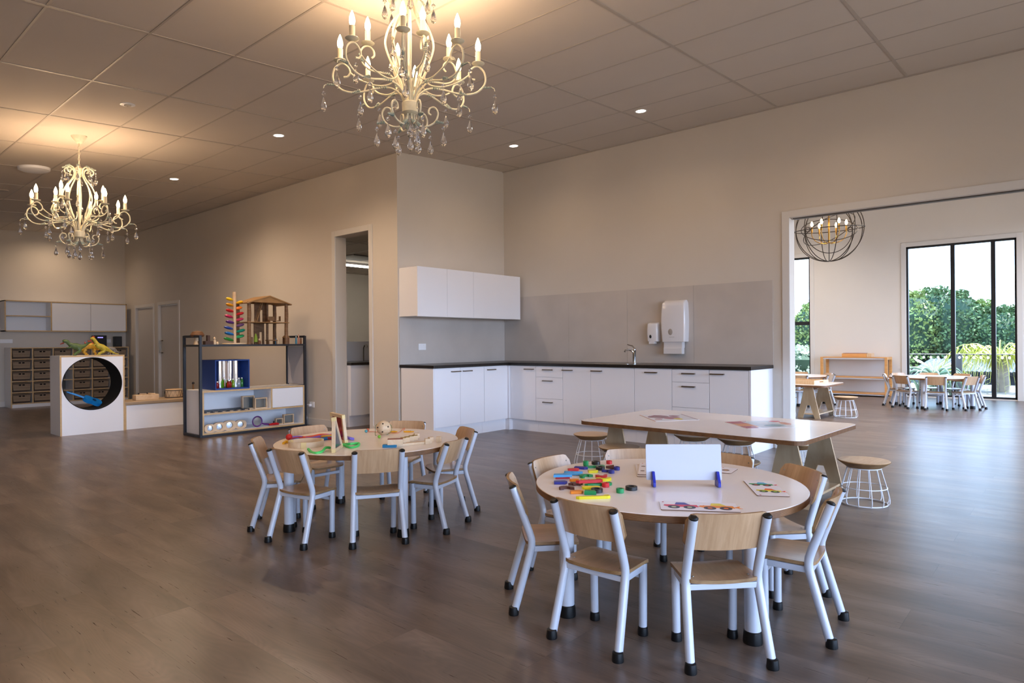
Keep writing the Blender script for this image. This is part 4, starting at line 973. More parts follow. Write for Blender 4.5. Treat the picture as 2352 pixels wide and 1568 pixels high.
# contents of the cabinet
a=PX(470,942,FX-.2); b=PX(572,938,FX-.2); n=6
for i in range(n):
    y=c0+.06+(.60)*i/n; toy('slate_tile','dark slate tile in the row on the middle shelf, number %s from left'%cn[i],'tile',FX-.17,y+.03,ZM+.0005,[('slab',MB().box((-.13,-.045,0),(.13,.045,.016)),BLACKM),('edge_mark',MB().box((.13,-.02,.004),(.1315,.02,.010)),LW)],'row of dark slate tiles on the middle shelf')
def frame(px0,px1,z,h,label,x,mm=None,dp=.05):
    a=PX(px0,950,x).y; b=PX(px1,950,x).y; w=b-a; t=thing('window_block',label,'toy block',(x-.02,(a+b)/2,z),0,'wooden blocks with clear windows'); m=.012
    for (p,q) in (((-w/2,0),(w/2,m)),((-w/2,h-m),(w/2,h)),((-w/2,m),(-w/2+m,h-m)),((w/2-m,m),(w/2,h-m))): obj('frame_side',MB().box((-dp,p[0],p[1]),(0,q[0],q[1])),LW,t)
    obj('pane',MB().box((-dp*.5-.004,-w/2+m,m),(-dp*.5,w/2-m,h-m)),mm or mat('mirror_grey','#9aa6ad',.1,metal=.8),t)
frame(559,587,ZM,.175,'large wooden framed window block on the middle shelf',FX-.14); frame(588,616,ZM,.145,'smaller wooden framed window block on the middle shelf beside the divider',FX-.05)
frame(636,652,ZB+.02,.085,'small wooden framed block on the bottom shelf next to the red tool',FX-.10); frame(654,677,ZB+.02,.13,'square wooden framed mirror block at the right of the bottom shelf',FX-.10)
for i,(px,w,h) in enumerate(((481,.13,.105),(504,.15,.115),(529,.16,.125),(556,.145,.115))):
    y=PX(px,975,FX-.08).y; t=thing('oval_viewer','rounded wooden viewer block on the bottom shelf, %s from left'%cn[i],'toy block',(FX-.08-.02*i,y,ZB+.0205),radians(-12),'rounded wooden viewer blocks')
    m=MB(); n=40; R=.028; o=[(p[0],p[1]+h/2) for p in rrect(w,h,h*.42,8)]; T=Matrix.Rotation(R_,4,'Z')@Matrix.Rotation(R_,4,'X')
    for zz in (0,.04):
        oo=[]
        for k in range(n):
            a=2*pi*k/n; c,s=cos(a),sin(a); rr_=1/((abs(c)/(w/2))**3+(abs(s)/(h/2))**3)**(1/3); oo.append((rr_*c,h/2+rr_*s,zz))
        ii=[(h*.33*cos(2*pi*k/n),h/2+h*.33*sin(2*pi*k/n),zz) for k in range(n)]
        m.add(oo+ii,[(k,(k+1)%n,n+(k+1)%n,n+k) for k in range(n)],0,False,T)
    for k in range(n):
        j=(k+1)%n; m.f+= [[k,j,2*n+j,2*n+k],[n+k,n+j,3*n+j,3*n+k]]; m.m+=[0,0]; m.s+=[True,True]
    obj('block',m,LW,t); obj('lens',MB().lathe([(0,-.004),(h*.33,0),(0,.004)],24,0,T@Matrix.Translation((0,h/2,.02)),cap=False),mat('lens_silver','#c3ccd4',.08,metal=.7),t)
y=PX(591,970,FX-.1).y; t=thing('magnifying_glass','purple rimmed magnifying glass standing on the bottom shelf','magnifier',(FX-.1,y,ZB+.021)); T=Matrix.Rotation(R_,4,'Y')
PU=mat('purple_plastic','#5c2a78',.3); obj('rim',MB().ring((0,0,0),.066,.009,32,8,0,Matrix.Translation((0,0,.075))@T),PU,t)
obj('lens',MB().lathe([(0,-.003),(.06,0),(0,.003)],24,0,Matrix.Translation((0,0,.075))@T,cap=False),mat('lens_silver','#c3ccd4',.08,metal=.7),t)
obj('handle',MB().tube([(0,.06,.045),(0,.10,.03),(0,.165,.02)],[.008,.011,.013],8),PU,t)
y=PX(629,974,FX-.08).y; t=thing('red_magnifier','red plastic hand tool lying on the bottom shelf','toy',(FX-.08,y,ZB+.021)); obj('body',MB().tube([(0,-.07,.016),(0,0,.02),(0,.07,.016)],[.012,.02,.014],10),mat('red_plastic','#b3161f',.3),t); obj('knob',MB().lathe([(.012,.03),(.012,.06),(0,.062)],12,cap=False),BLACKM,t)
# cable from socket to the unit
m=MB(); sx=PY(716,928,YA-.03); m.tube(smooth_path([(-8.39,YA-.012,.29),(-8.40,YA-.05,.30),(-8.47,YA-.05,.27),(-8.50,YA-.045,.20),(-8.45,YA-.04,.12),(-8.47,YA-.04,.05),(-8.55,YA-.05,.006)],8),.0045,8)
t=thing('power_cable','white power cable hanging from the socket beside the shelf unit','cable',(-8.39,YA-.01,.29)); obj('cord',m,WHITE,t,world=True)
obj('plug',MB().box((-8.405,YA-.05,.272),(-8.365,YA-.0125,.305)),WHITE,t,world=True,bev=.004)
# ------------------------------------------------------------------ chandeliers
CREAM=mat('aged_cream_metal','#d9d3bd',.45,var=.08,vs=30); GREENISH=mat('aged_leaf_metal','#94a09a',.5,var=.2,vs=40)
CRYS=mat('crystal','#ffffff',.02,trans=1,ior=1.55); CRYS.node_tree.nodes['Principled BSDF'].inputs['Base Color'].default_value=(.97,.97,1,1)
BULB=emis('bulb_glow','#ffd9a0',26); CANDLE=mat('candle_sleeve','#e6dcc0',.5); BULBG=mat('bulb_glass','#fff2e0',.02,trans=1,ior=1.1)
def sub(o,parent,M):
    c=o.copy(); COL.objects.link(c); c.parent=parent; c.matrix_local=M; return c
def RZ(a): return Matrix.Rotation(a,4,'Z')
def chandelier(label):
    t=thing('chandelier',label,'chandelier',group='cream candle chandeliers with crystal drops')
    obj('hub',MB().lathe([(.0,-.04),(.03,-.04),(.048,-.028),(.050,.028),(.04,.036),(0,.036)],24,cap=False),CREAM,t)
    obj('centre_rod',MB().lathe([(.006,.03),(.006,.25),(.010,.30),(.006,.36),(.006,.62),(.03,.66),(.04,.69),(.018,.71),(0,.715)],16,cap=False),CREAM,t)
    # crystal prototype: loop, bead and faceted drop
    DS=1.35; dm=MB(); dm.tube([(0,0,0),(0,0,-.012)],.0012,5); dm.lathe([(0,-.010),(.0085,-.018),(.0085,-.022),(0,-.030)],8,sm=False,cap=False); dm.tube([(0,0,-.029),(0,0,-.036)],.0012,5)
    dm.lathe([(0,-.034),(.005,-.046),(.0125,-.068),(.0135,-.078),(.009,-.090),(0,-.096)],8,sm=False,cap=False)
    dm.xf(Matrix.Diagonal((DS,DS,DS*1.1,1)))
    first=[None]
    def crystal(x,y,z):
        if first[0] is None:
            first[0]=obj('crystal_drop',dm,CRYS,t); first[0].matrix_local=Matrix.Translation((x,y,z)); return
        sub(first[0],t,Matrix.Translation((x,y,z)))
    def leaf(mb,p,d,l=.05,w=.013):
        p=V(p);d=V(d).normalized()
        for k in range(5): mb.tube([p+d*l*k/5,p+d*l*(k+.6)/5+V((0,0,.004)),p+d*l*(k+1)/5],[w*.5,w*(1.1-.12*k),w*.35],6,1)
    ribs=smooth_path([(.036,0,.02),(.05,0,.11),(.10,0,.24),(.138,0,.34),(.145,0,.41),(.115,0,.50),(.062,0,.58),(.042,0,.64),(.062,0,.685),(.10,0,.695),(.128,0,.665),(.120,0,.635),(.104,0,.635)],5)
    m=MB(); m.tube(ribs,.0065,7); leaf(m,(.10,0,.70),(1,0,-.35)); rb=obj('scroll_rib',m,[CREAM,GREENISH],t)
    for k in range(8):
        a=2*pi*k/8+.2
        if k: sub(rb,t,RZ(a))
        else: rb.matrix_local=RZ(a)
        crystal(.148*cos(a),.148*sin(a),.672)
        if k%2: crystal(.15*cos(a),.15*sin(a),.40)
    lo=smooth_path([(.022,0,-.03),(.030,0,-.08),(.06,0,-.112),(.11,0,-.112),(.155,0,-.085),(.172,0,-.035),(.152,0,.0),(.122,0,-.004),(.114,0,-.032),(.13,0,-.045)],5)
    m=MB(); m.tube(lo,.0055,7); leaf(m,(.06,0,-.112),(-1,0,.9),.045); leaf(m,(.155,0,-.09),(1,0,-.15),.05); ls=obj('lower_scroll',m,[CREAM,GREENISH],t)
    for k in range(6):
        a=2*pi*k/6
        if k: sub(ls,t,RZ(a))
        else: ls.matrix_local=RZ(a)
        crystal(.205*cos(a),.205*sin(a),-.098)
        if k%2: crystal(.09*cos(a+.1),.09*sin(a+.1),-.118)
    crystal(0,0,-.045); crystal(0,0,-.125)
    outer=smooth_path([(.035,0,.03),(.06,0,.085),(.12,0,.120),(.2,0,.115),(.28,0,.095),(.35,0,.088),(.415,0,.105),(.462,0,.16),(.458,0,.225),(.42,0,.262),(.382,0,.25),(.362,0,.215),(.374,0,.186),(.40,0,.18)],5)
    strut=smooth_path([(.364,0,.21),(.30,0,.165),(.21,0,.135),(.13,0,.14),(.09,0,.18),(.10,0,.22)],5)
    m=MB(); m.tube(outer,.0062,7); m.tube(strut,.0052,7); leaf(m,(.14,0,.120),(1,0,-.05),.07,.011); leaf(m,(.30,0,.095),(1,0,-.25),.05); leaf(m,(.448,0,.13),(1,0,.05),.055,.009); m.tube([(.50,0,.137),(.518,0,.128),(.522,0,.112)],.003,5)
    oa=obj('arm',m,[CREAM,GREENISH],t)
    inner=smooth_path([(.036,0,.04),(.06,0,.11),(.115,0,.175),(.17,0,.185),(.235,0,.188),(.285,0,.215),(.305,0,.265),(.290,0,.312),(.258,0,.33),(.226,0,.312),(.220,0,.28),(.236,0,.262)],5)
    m=MB(); m.tube(inner,.0058,7); leaf(m,(.12,0,.18),(1,0,.1),.06,.010); leaf(m,(.29,0,.23),(.5,0,1),.05); ia=obj('arm',m,[CREAM,GREENISH],t)
    pan=obj('drip_pan',MB().lathe([(0,-.004),(.012,-.004),(.034,.004),(.040,.010),(.038,.012),(.015,.004),(0,.004)],20,cap=False),CREAM,t)
    can=obj('candle',MB().lathe([(.0,.002),(.0165,.002),(.0165,.080),(.012,.084),(0,.084)],16,cap=False),CANDLE,t)
    blb=obj('bulb',MB().lathe([(.009,.082),(.014,.092),(.0175,.108),(.0165,.125),(.010,.148),(.003,.166),(0,.170)],14,cap=False),BULB,t)
    pts=[]
    for k in range(8):
        a=2*pi*k/8+radians(4)
        if k: sub(oa,t,RZ(a))
        else: oa.matrix_local=RZ(a)
        pts.append((.42*cos(a),.42*sin(a),.272)); crystal(.522*cos(a),.522*sin(a),.110); crystal(.30*cos(a),.30*sin(a),.088)
    for k in range(4):
        a=2*pi*k/4+radians(26)
        if k: sub(ia,t,RZ(a))
        else: ia.matrix_local=RZ(a)
        pts.append((.258*cos(a),.258*sin(a),.338)); crystal(.33*cos(a),.33*sin(a),.235)
    for k,p in enumerate(pts):
        T=Matrix.Translation(p)
        for o in (pan,can,blb):
            if k: sub(o,t,T)
            else: o.matrix_local=T
    return t,pts
ch1,pts=chandelier('large cream chandelier hanging nearest, top cut by the image edge, crystal drops')
HP1=(-3.097,2.625,2.610); HP2=(-7.909,2.20,2.334)
ch1.location=HP1; ch1.rotation_euler.z=radians(41)
ch2=dup(ch1,HP2,radians(12),'smaller looking cream chandelier at far left hanging on a chain from the ceiling')
for root,hp,rz in ((ch1,HP1,radians(41)),(ch2,HP2,radians(12))):
    c=ceil(hp[1])-hp[2]
    m=MB(); m.lathe([(0,c-.075),(.022,c-.075),(.028,c-.07),(.072,c-.004),(.074,c+.001),(0,c+.001)],28,cap=False); obj('canopy',m,CREAM,root)
    m=MB(); n=max(1,int((c-.075-.70)/.03))
    for k in range(n):
        z=.712+(c-.075-.712)*(k+.5)/n; h=(c-.075-.712)/n*.62
        m.tube([((.009*cos(u) if k%2 else 0),(0 if k%2 else .009*cos(u)),z+h*sin(u)) for u in [2*pi*j/12 for j in range(12)]],.0022,5,0,True)
    m.tube([(0,0,.70),(0,0,c-.07)],.0018,5); obj('chain',m,CREAM,root)
    for i,p in enumerate(pts):
        q=Matrix.Translation(hp)@RZ(rz)@V(p)
        l=bpy.data.lights.new('candle_light','POINT'); l.energy=CH_W; l.color=(1,.67,.41); l.shadow_soft_size=.012
        o=bpy.data.objects.new('candle_light',l); COL.objects.link(o); o.location=q+V((0,0,.178))
# orb pendant in the bright room
OY=10.6; oc=PY(1904,527,OY); OR=73/1500*((oc-CP).dot(fw))
t=thing('orb_pendant','spherical dark wire orb pendant with glowing candle bulbs in the bright room','pendant light',oc)
DB=mat('dark_bronze','#2f2620',.45,metal=.6); BRASS=mat('brass','#b98f4a',.3,metal=1)
def hoop(R,M_,r=.006): obj('orb_ring',MB().ring((0,0,0),R,r,64,6,0,M_),DB,t)
hoop(OR,Matrix.Rotation(R_,4,'X')@Matrix.Identity(4)); 
for a in (35,62,118,150): hoop(OR,RZ(radians(a))@Matrix.Rotation(R_,4,'X'))
hoop(OR,Matrix.Rotation(radians(4),4,'X')); hoop(OR*.80,RZ(radians(20))@Matrix.Rotation(radians(33),4,'X')); hoop(OR*.80,RZ(radians(70))@Matrix.Rotation(radians(-30),4,'X')); hoop(OR*.74,RZ(radians(41))@Matrix.Rotation(R_,4,'X'))
for s in (-1,1): obj('joint_ring',MB().ring((0,0,0),.036,.006,20,6,0,Matrix.Translation(r0*s*OR*.66+V((0,0,0)))@RZ(HD)@Matrix.Rotation(R_,4,'X')),DB,t)
obj('stem',MB().cyl((0,0,-.20),(0,0,1.2),.014,12),BRASS,t); obj('lower_rod',MB().cyl((0,0,-OR),(0,0,-.20),.006,8),DB,t)
obj('ceiling_cup',MB().lathe([(.07,0),(.07,.03),(0,.03)],20,0,Matrix.Translation((0,0,4.2-oc.z-.03))),DB,t)
obj('suspension_rod',MB().cyl((0,0,1.2),(0,0,4.2-oc.z),.008,8),DB,t)
for k in range(6):
    a=2*pi*k/6+.35; c,s=cos(a),sin(a); r=.235
    obj('arm',MB().tube(smooth_path([(0,0,-.20),(.10*c,.10*s,-.205),(.19*c,.19*s,-.16),(r*c,r*s,-.08),(r*c,r*s,-.03)],5),.006,7),BRASS,t)
    cn_=obj('candle_cup',MB().cyl((r*c,r*s,-.035),(r*c,r*s,.055),.013,12),BRASS,t)
    obj('bulb',MB().lathe([(.007,.055),(.018,.075),(.02,.095),(.010,.125),(0,.138)],14,0,Matrix.Translation((r*c,r*s,0)),cap=False),BULB,t)
for (x,y) in ((-4.8,9.2),(-2.2,9.2),(.4,9.2),(-4.8,13.6),(-2.2,12.2),(.4,13.6)):  # unseen ceiling spots without fittings, added to brighten this room
    s_=bpy.data.lights.new('playroom_fill_spot','SPOT'); s_.energy=PL_W; s_.color=(1,.86,.72); s_.spot_size=radians(140); s_.spot_blend=.9; s_.shadow_soft_size=.06
    o=bpy.data.objects.new('playroom_fill_spot',s_); COL.objects.link(o); o.location=(x,y,4.18)
# downlights and ceiling fittings
def cz(x,y,d=0): return ceil(y)-d
TILT=Matrix.Rotation(math.atan(SL),4,'X')
DLG=emis('downlight_glow','#fff0dc',18)
d0=None
for i,(x,y,l) in enumerate(((-6.637,3.75,'round recessed downlight left of the large chandelier'),(-9.44,3.763,'round recessed downlight right of the far chandelier, above the shelf unit'),(-5.319,6.181,'round recessed downlight above the inner kitchen corner'),(-3.512,6.161,'round recessed downlight on the ceiling above the tap'),(-15.0,3.81,'round recessed downlight at the far left, behind the small looking chandelier'),
    (-1.7,6.16,None),(-3.6,.2,None),(-1.0,-.6,None),(-6.6,-.4,None),(.9,3.7,None),(-12.3,-1.2,None))):
    if l:
        if d0 is None:
            d0=thing('downlight',l,'downlight',group='recessed ceiling downlights')
            obj('trim_ring',MB().lathe([(.050,-.001),(.062,-.003),(.066,.0),(.066,.004)],28,cap=False),WHITE,d0); obj('lens',MB().lathe([(.0505,-.0012),(0,-.0012)],28,cap=False),DLG,d0); d0.location=(x,y,cz(x,y)-.001); d0.rotation_euler.x=math.atan(SL)
        else: dup(d0,(x,y,cz(x,y)-.001),0,l)
    s=bpy.data.lights.new('downlight_beam','SPOT'); s.energy=DL_W*(.32 if y>5 else 2.4 if y>3.7 and x>-12 and x<0 else .7 if x<-12 else 1); s.color=(1,.73,.49); s.spot_size=radians(160); s.spot_blend=1; s.shadow_soft_size=.05
    o=bpy.data.objects.new('downlight_beam',s); COL.objects.link(o); o.location=(x,y,cz(x,y)-.012)
t=thing('smoke_detector','small round white smoke detector on the ceiling above the far chandelier','detector',(-6.543,2.207,cz(0,2.207))); t.rotation_euler.x=math.atan(SL)
obj('base',MB().lathe([(.062,.002),(.062,-.004),(.05,-.008),(0,-.008)],28,cap=False),WHITE,t); obj('sensor',MB().lathe([(.03,-.008),(.028,-.014),(0,-.016)],20,cap=False),W_GRID,t); obj('dot',MB().lathe([(.006,-.0165),(0,-.0175)],10,cap=False),BLACK,t)
t=thing('ceiling_fitting','flat rounded white fitting on the ceiling at far left','ceiling fitting',(-9.705,2.218,cz(0,2.218))); t.rotation_euler.x=math.atan(SL)
obj('body',MB().lathe([(.17,.001),(.165,-.03),(.13,-.045),(0,-.048)],36,cap=False),WHITE,t)
t=thing('ceiling_speaker','small round flush ceiling disc at the very left edge','ceiling fitting',(-11.44,2.242,cz(0,2.242))); t.rotation_euler.x=math.atan(SL)
obj('disc',MB().lathe([(.075,.001),(.07,-.008),(0,-.01)],24,cap=False),W_GRID,t)
# ------------------------------------------------------------------ things on the white round table
TT=.5201
cols={'green':'#1c8a4e','black':'#1b1b1d','red':'#c8252b','navy':'#2c2f86','blue':'#4a9fd6','brown':'#5a2f24','yellow':'#e6d519','orange':'#ee8a1f'}
def pm(c): return mat('play_'+c,cols[c],.35,coat=.15)
U=V((cos(HD),sin(HD),0)); UA=HD
def zpt(zx,zy,z=TT): return Z(1220+zx/4.9,1020+zy/4.9,z)
cnt=[0]
GP='coloured plastic construction pieces'
def piece(kind,c,zx,zy,w,d,lb,ang=0,z=0.,h=.009):
    w*=1.1; d*=1.12; h*=1.25; z*=1.25
    p=zpt(zx,zy,TT+z); t=thing('plastic_'+kind,lb,'toy piece',(p.x,p.y,TT+z),UA+radians(ang),GP); m=MB(); mm=pm(c)
    if kind=='ring':
        r=w/2; ri=r*.5; m.lathe([(ri,0),(r-.001,0),(r,.001),(r,h-.001),(r-.001,h),(ri,h),(ri,0)],28,cap=False)
    elif kind=='bar': m.prism(rrect(w,d,d*.45,5),0,h)
    elif kind=='wedge': m.prism([(-w/2,-d/2),(w*.3,-d/2),(w/2,0),(w*.3,d/2),(-w/2,d*.35)],0,h)
    elif kind=='plate': m.prism([(-w/2,-d/2),(w/2,-d/2),(w*.38,d/2),(-w*.42,d/2)],0,h)
    elif kind=='cone':
        m.lathe([(.006,0),(.012,w)],16,0,Matrix.Translation((-w/2,0,.012))@Matrix.Rotation(R_,4,'Y'))
    elif kind in('hook','arc'):
        n=16; a1=pi if kind=='arc' else pi*1.25; o=[];i_=[]
        for k in range(n+1):
            a=a1*k/n; o.append((w/2*cos(a),d*sin(a))); i_.append((w/2*.45*cos(a),d*.45*sin(a)))
        for k in range(n): m.prism([o[k],o[k+1],i_[k+1],i_[k]],0,h)
    elif kind=='wing':
        m.prism([(-w/2,-d*.2),(-w/2+.012,-d/2),(w/2-.012,-d/2),(w/2,-d*.2),(w/2-.004,d/2),(w/2-.02,d*.5),(w/2-.028,0),(0.006,0),(0,d*.35),(-.006,0),(-w/2+.02,0)],0,h)
    elif kind=='star':
        P=[]
        for k in range(12): r=(w/2 if k%2==0 else w*.25); P.append((r*cos(2*pi*k/12),r*.8*sin(2*pi*k/12)))
        for k in range(12): m.prism([(0,0),P[k],P[(k+1)%12]],0,h)
    elif kind=='lattice':
        for (a,b) in (((-w/2,-d/2),(w/2,d/2)),((-w/2,d/2),(w/2,-d/2)),((-w/2,-d/2),(w/2,-d/2)),((-w/2,d/2),(w/2,d/2))):
            A=V((*a,h/2));B=V((*b,h/2)); m.tube([A,B],.005,6)
    o=obj('body',m,mm,t,bev=.0012 if kind in('bar','wedge','plate') else 0)
    return t
for a in (('ring','green',615,240,.026,0,'tall green ring at the back of the toy pile',0,0,.020),('ring','black',728,225,.042,0,'black tyre ring furthest back in the toy pile',0,0,.013),('ring','red',878,220,.028,0,'red ring at the back right of the toy pile',0,0,.014),
 ('ring','black',778,287,.042,0,'black tyre ring beside the brown cone, back right of pile',0,0,.013),('ring','navy',963,290,.028,0,'dark blue ring at the far right end of the brown cone',0,0,.014),('ring','navy',903,325,.028,0,'dark blue ring in front of the other dark blue ring',0,0,.014),
 ('ring','red',838,480,.030,0,'red ring in front of the green hooked bar',0,0,.015),('ring','black',740,538,.047,0,'black tyre ring behind the small green block',0,0,.013),('ring','green',1000,545,.030,0,'green ring set apart at the right of the toy pile',0,0,.015),('ring','black',1128,512,.047,0,'black tyre ring lying furthest right of the toy pile',0,0,.013),
 ('wing','green',710,262,.098,.030,'long green winged piece at the back of the pile'),('wedge','navy',565,276,.062,.030,'dark blue wedge piece left of the long green one',-20),('wedge','red',478,297,.052,.028,'red wedge piece at the back left of the pile',8),('cone','brown',885,283,.036,0,'brown cone piece lying between black and blue rings'),
 ('wedge','yellow',698,317,.046,.030,'small yellow block behind the green arc',5),('bar','navy',845,312,.042,.014,'short dark blue bar beside the dark blue rings',-12),('lattice','blue',470,338,.080,.045,'light blue lattice piece at left of the pile',-12),
 ('plate','red',350,382,.062,.030,'red plate piece under the light blue one at left',5),('plate','blue',350,362,.080,.034,'light blue plate piece at the left edge of the pile',3,.0095),
 ('hook','green',620,372,.060,.026,'green curved hook piece in the middle of the pile',10),('hook','red',790,372,.052,.028,'red hook piece resting behind the yellow ones',160,0,.010),('arc','yellow',640,418,.062,.034,'yellow arc piece at left beneath the red boat shape',170,0,.010),('arc','yellow',815,400,.066,.034,'yellow arc piece right of the red boat shape',185,0,.010),
 ('bar','orange',485,416,.040,.018,'short orange bar left of the red boat shape',4),('wing','red',650,428,.112,.030,'large red boat shaped piece on top of the pile',8,.011,.010),('wing','green',752,462,.116,.030,'long green winged piece in front of the red boat shape',10),
 ('star','brown',500,458,.062,.0,'brown spiky piece left of the green winged piece',12),('hook','brown',400,510,.062,.024,'brown curved piece at the front left of the pile',-15),('wedge','navy',333,442,.056,.036,'dark blue hexagonal block alone at the left edge'),
 ('bar','yellow',672,502,.072,.026,'oval yellow piece in front of the green winged one'),('wedge','orange',515,550,.052,.028,'orange angled block at the front left of the pile',5),('plate','green',663,562,.046,.026,'small green block in front of a black tyre ring',-4,0,.013),('wing','yellow',695,608,.130,.026,'long yellow winged piece nearest the table edge',4)):
    kind,c,zx,zy,w,d,lb,*r=a
    piece(kind,c,zx,zy,w,d or .03,lb,*r)
# picture cards
def card(corners,label,vehicles,name='picture_card',group='vehicle picture cards on the white round table'):
    P=[Z(x,y,TT) for x,y in corners]; c=sum(P,V())/4; ex=((P[1]-P[0])+(P[2]-P[3]))/2; ey=((P[0]-P[3])+(P[1]-P[2]))/2
    w,h=ex.length,ey.length; t=thing(name,label,'card',(c.x,c.y,TT),math.atan2(ex.y,ex.x),group)
    m=MB(); m.prism(rrect(w,h,.008,4),0,.003,0,1); mats=[mat('card_white','#ebe5e9',.35),mat('card_edge','#6e4d38',.6)]
    def c_(hx):
        mm=mat('ink_'+hx[1:],hx,.45)
        if mm not in mats: mats.append(mm)
        return mats.index(mm)
    lv=[.0031]
    def poly(pts,hx): m.prism(pts,.003,lv[0],c_(hx)); lv[0]+=.00006
    def disc(x,y,r,hx): poly([(x+r*cos(2*pi*k/20),y+r*sin(2*pi*k/20)) for k in range(20)],hx)
    for v in vehicles: v(w,h,poly,disc)
    disc(-w/2+.014,h/2-.012 if len(vehicles)<3 else -h/2+.012,.004,'#b04040')
    obj('board',m,mats,t); return t
def tractor(cx,cy,s,rot,body,cab,wh,hub,tail):
    def f(w,h,poly,disc):
        def T(p): 
            a=radians(rot); return (w*cx+s*(p[0]*cos(a)-p[1]*sin(a)),h*cy+s*(p[0]*sin(a)+p[1]*cos(a)))
        poly([T(p) for p in ((-.9,0),(-.85,.25),(.7,.28),(.75,-.15),(-.7,-.15))],body); poly([T(p) for p in ((-.35,.26),(-.25,.72),(.15,.72),(.4,.28))],cab)
        poly([T(p) for p in ((.7,.0),(1.05,.3),(.95,0),(1.1,-.2))],tail)
        for x in (-.42,.32):
            q=T((x,-.2)); disc(q[0],q[1],s*.29,wh); disc(q[0],q[1],s*.12,hub)
    return f
card([(1513.8,1151.4),(1689,1158),(1702,1177),(1518.5,1172)],'white picture card nearest the front edge with two tractor shapes',[tractor(-.21,-.02,.080,0,'#d8394e','#3a3f98','#2a3040','#cfd0a0','#d8394e'),tractor(.25,-.04,.080,0,'#ef8a25','#e7d23c','#3b3038','#e87a3a','#ef8a25')])
card([(1714,1104.3),(1781,1105.5),(1808,1141.3),(1732,1138.7)],'white picture card at right with green and red machine shapes',[tractor(.0,.22,.062,-8,'#1f9a50','#4aa8d8','#20303a','#d84a3a','#c8303a'),tractor(.04,-.2,.062,-8,'#e8d52a','#e5502c','#2a4030','#9ac83a','#e5502c'),lambda *a:None])
card([(1453,1067),(1500,1068),(1510,1096),(1470,1095)],'lower brown edged card of the stack half hidden behind the white board',[])
def wheels(w,h,poly,disc):
    for i in range(3):
        for j in range(2): disc(-w*.3+w*.3*i,-h*.2+h*.4*j,.011,'#2c2a26'); disc(-w*.3+w*.3*i,-h*.2+h*.4*j,.006,'#7a5a3a')
t=card([(1463,1065.5),(1512,1067),(1518,1094),(1472,1092)],'upper card with rows of dark wheel shapes, behind the white board',[wheels]); t.location.z=TT+.0034
card([(1640,1071),(1697,1078.5),(1677,1087),(1655,1087)],'picture card lying right of the board, its corner pointing to viewer',[lambda w,h,poly,disc:(disc(0,0,.018,'#6a4a3a'),disc(0,0,.009,'#c89050'))])
# standing white board
pl=Z(1499.5,1119,TT); pr=Z(1648.5,1119.5,TT); mid=(pl+pr)/2; ex=pr-pl; w=ex.length; ang=math.atan2(ex.y,ex.x); sc=w/149
t=thing('magnet_board','blank white board standing upright on blue feet on the round table','board',(mid.x,mid.y,TT),ang)
wb=170*sc*1.03; zb=.026; zh=.157
m=MB(); T=Matrix.Translation((.002,.035,zb))@Matrix.Rotation(radians(-6),4,'X')@Matrix.Rotation(R_,4,'X'); m.prism([(x,y+zh/2) for x,y in rrect(wb,zh,.004,3)],-.004,.004,0,0,T)
bd=obj('white_panel',m,mat('board_white','#bfc2d2',.35),t)
m=MB()
for k,(x,wd) in enumerate(((-.040,.003),(-.028,.006),(-.019,.006),(-.010,.006),(-.001,.005),(.008,.006),(.016,.003),(.023,.006),(.032,.003),(.040,.003))):
    m.box((x,-.003 if k in(0,9) else 0,.0040),(x+wd,.015 if k in(0,9) else .011,.0044),0,T@Matrix.Translation((0,zh*.50,0)))
obj('embossed_mark',m,mat('board_white','#bfc2d2',.35),bd)
for s in (-1,1):
    m=MB(); Tq=Matrix.Translation((s*w/2+.006,0,0))@Matrix.Rotation(R_,4,'Z')@Matrix.Rotation(R_,4,'X')
    m.prism([(-.012,.004),(.004,0),(.052,0),(.052,.012),(.044,.050),(.028,.066),(.018,.066),(-.012,.022)],-.006,.006,0,0,Tq); obj('foot_bracket',m,mat('board_blue','#2a34a0',.35),t,bev=.0015)
# ------------------------------------------------------------------ things on the beige table
def z2(x,y,z=TT): return Z(x,y,z)
def ribbon(name,label,pts,c,w=.010,lift=.004,group=None,cat='ribbon'):
    P=[Z(px,py,TT+(pz if pz else .002)) for px,py,pz in [(p[0],p[1],p[2] if len(p)>2 else .004) for p in pts]]
    b=V((P[0].x,P[0].y,TT)); t=thing(name,label,cat,b,0,group); Q=[p-b for p in smooth_path(P,6)]
    m=MB(); m.tube(Q,w*(.68 if name=='ribbon' else .5),6); obj('strand',m,mat('rib_'+c[1:],c,.5),t); return t
GR='coloured ribbons in a bundle'
ribbon('ribbon','blue ribbon at the front of the bundle on the beige table',[(664,1014,.01),(680,1010,.012),(700,1008,.01),(725,1010,.012),(752,1006,.01),(775,1004,.01)],'#1d6fae',.016,group=GR)
ribbon('ribbon','orange red ribbon at the back of the bundle',[(695,1006,.02),(715,1004,.016),(735,1000,.012),(755,1000,.016),(775,1003,.01)],'#e2502a',.018,group=GR)
ribbon('ribbon','dark red ribbon in the middle of the bundle',[(668,1008,.016),(690,1006,.02),(720,1008,.018),(745,1006,.012),(765,1006,.01)],'#a81f30',.012,group=GR)
ribbon('ribbon','purple ribbon winding through the bundle',[(672,1004,.02),(690,1003,.022),(712,1006,.02),(735,1002,.022),(762,998,.02)],'#8a62b8',.012,group=GR)
ribbon('ribbon','mustard yellow ribbon at the right of the bundle behind the wooden frame',[(738,1003,.02),(752,1001,.02),(765,1001,.015),(776,1002,.01)],'#d99a22',.014,group=GR)
ribbon('ribbon','lilac ribbon end peeking out right of the wooden frame',[(796,1003,.012),(803,1006,.014),(812,1008,.006)],'#7a6cc8',.014)
p=Z(664,1011,TT); t=thing('ball','small red ball at the left end of the ribbon bundle','ball',(p.x,p.y,TT)); obj('ball_body',MB().ball((0,0,.022),.022,0,18,12),mat('ball_red','#c3231f',.4),t)
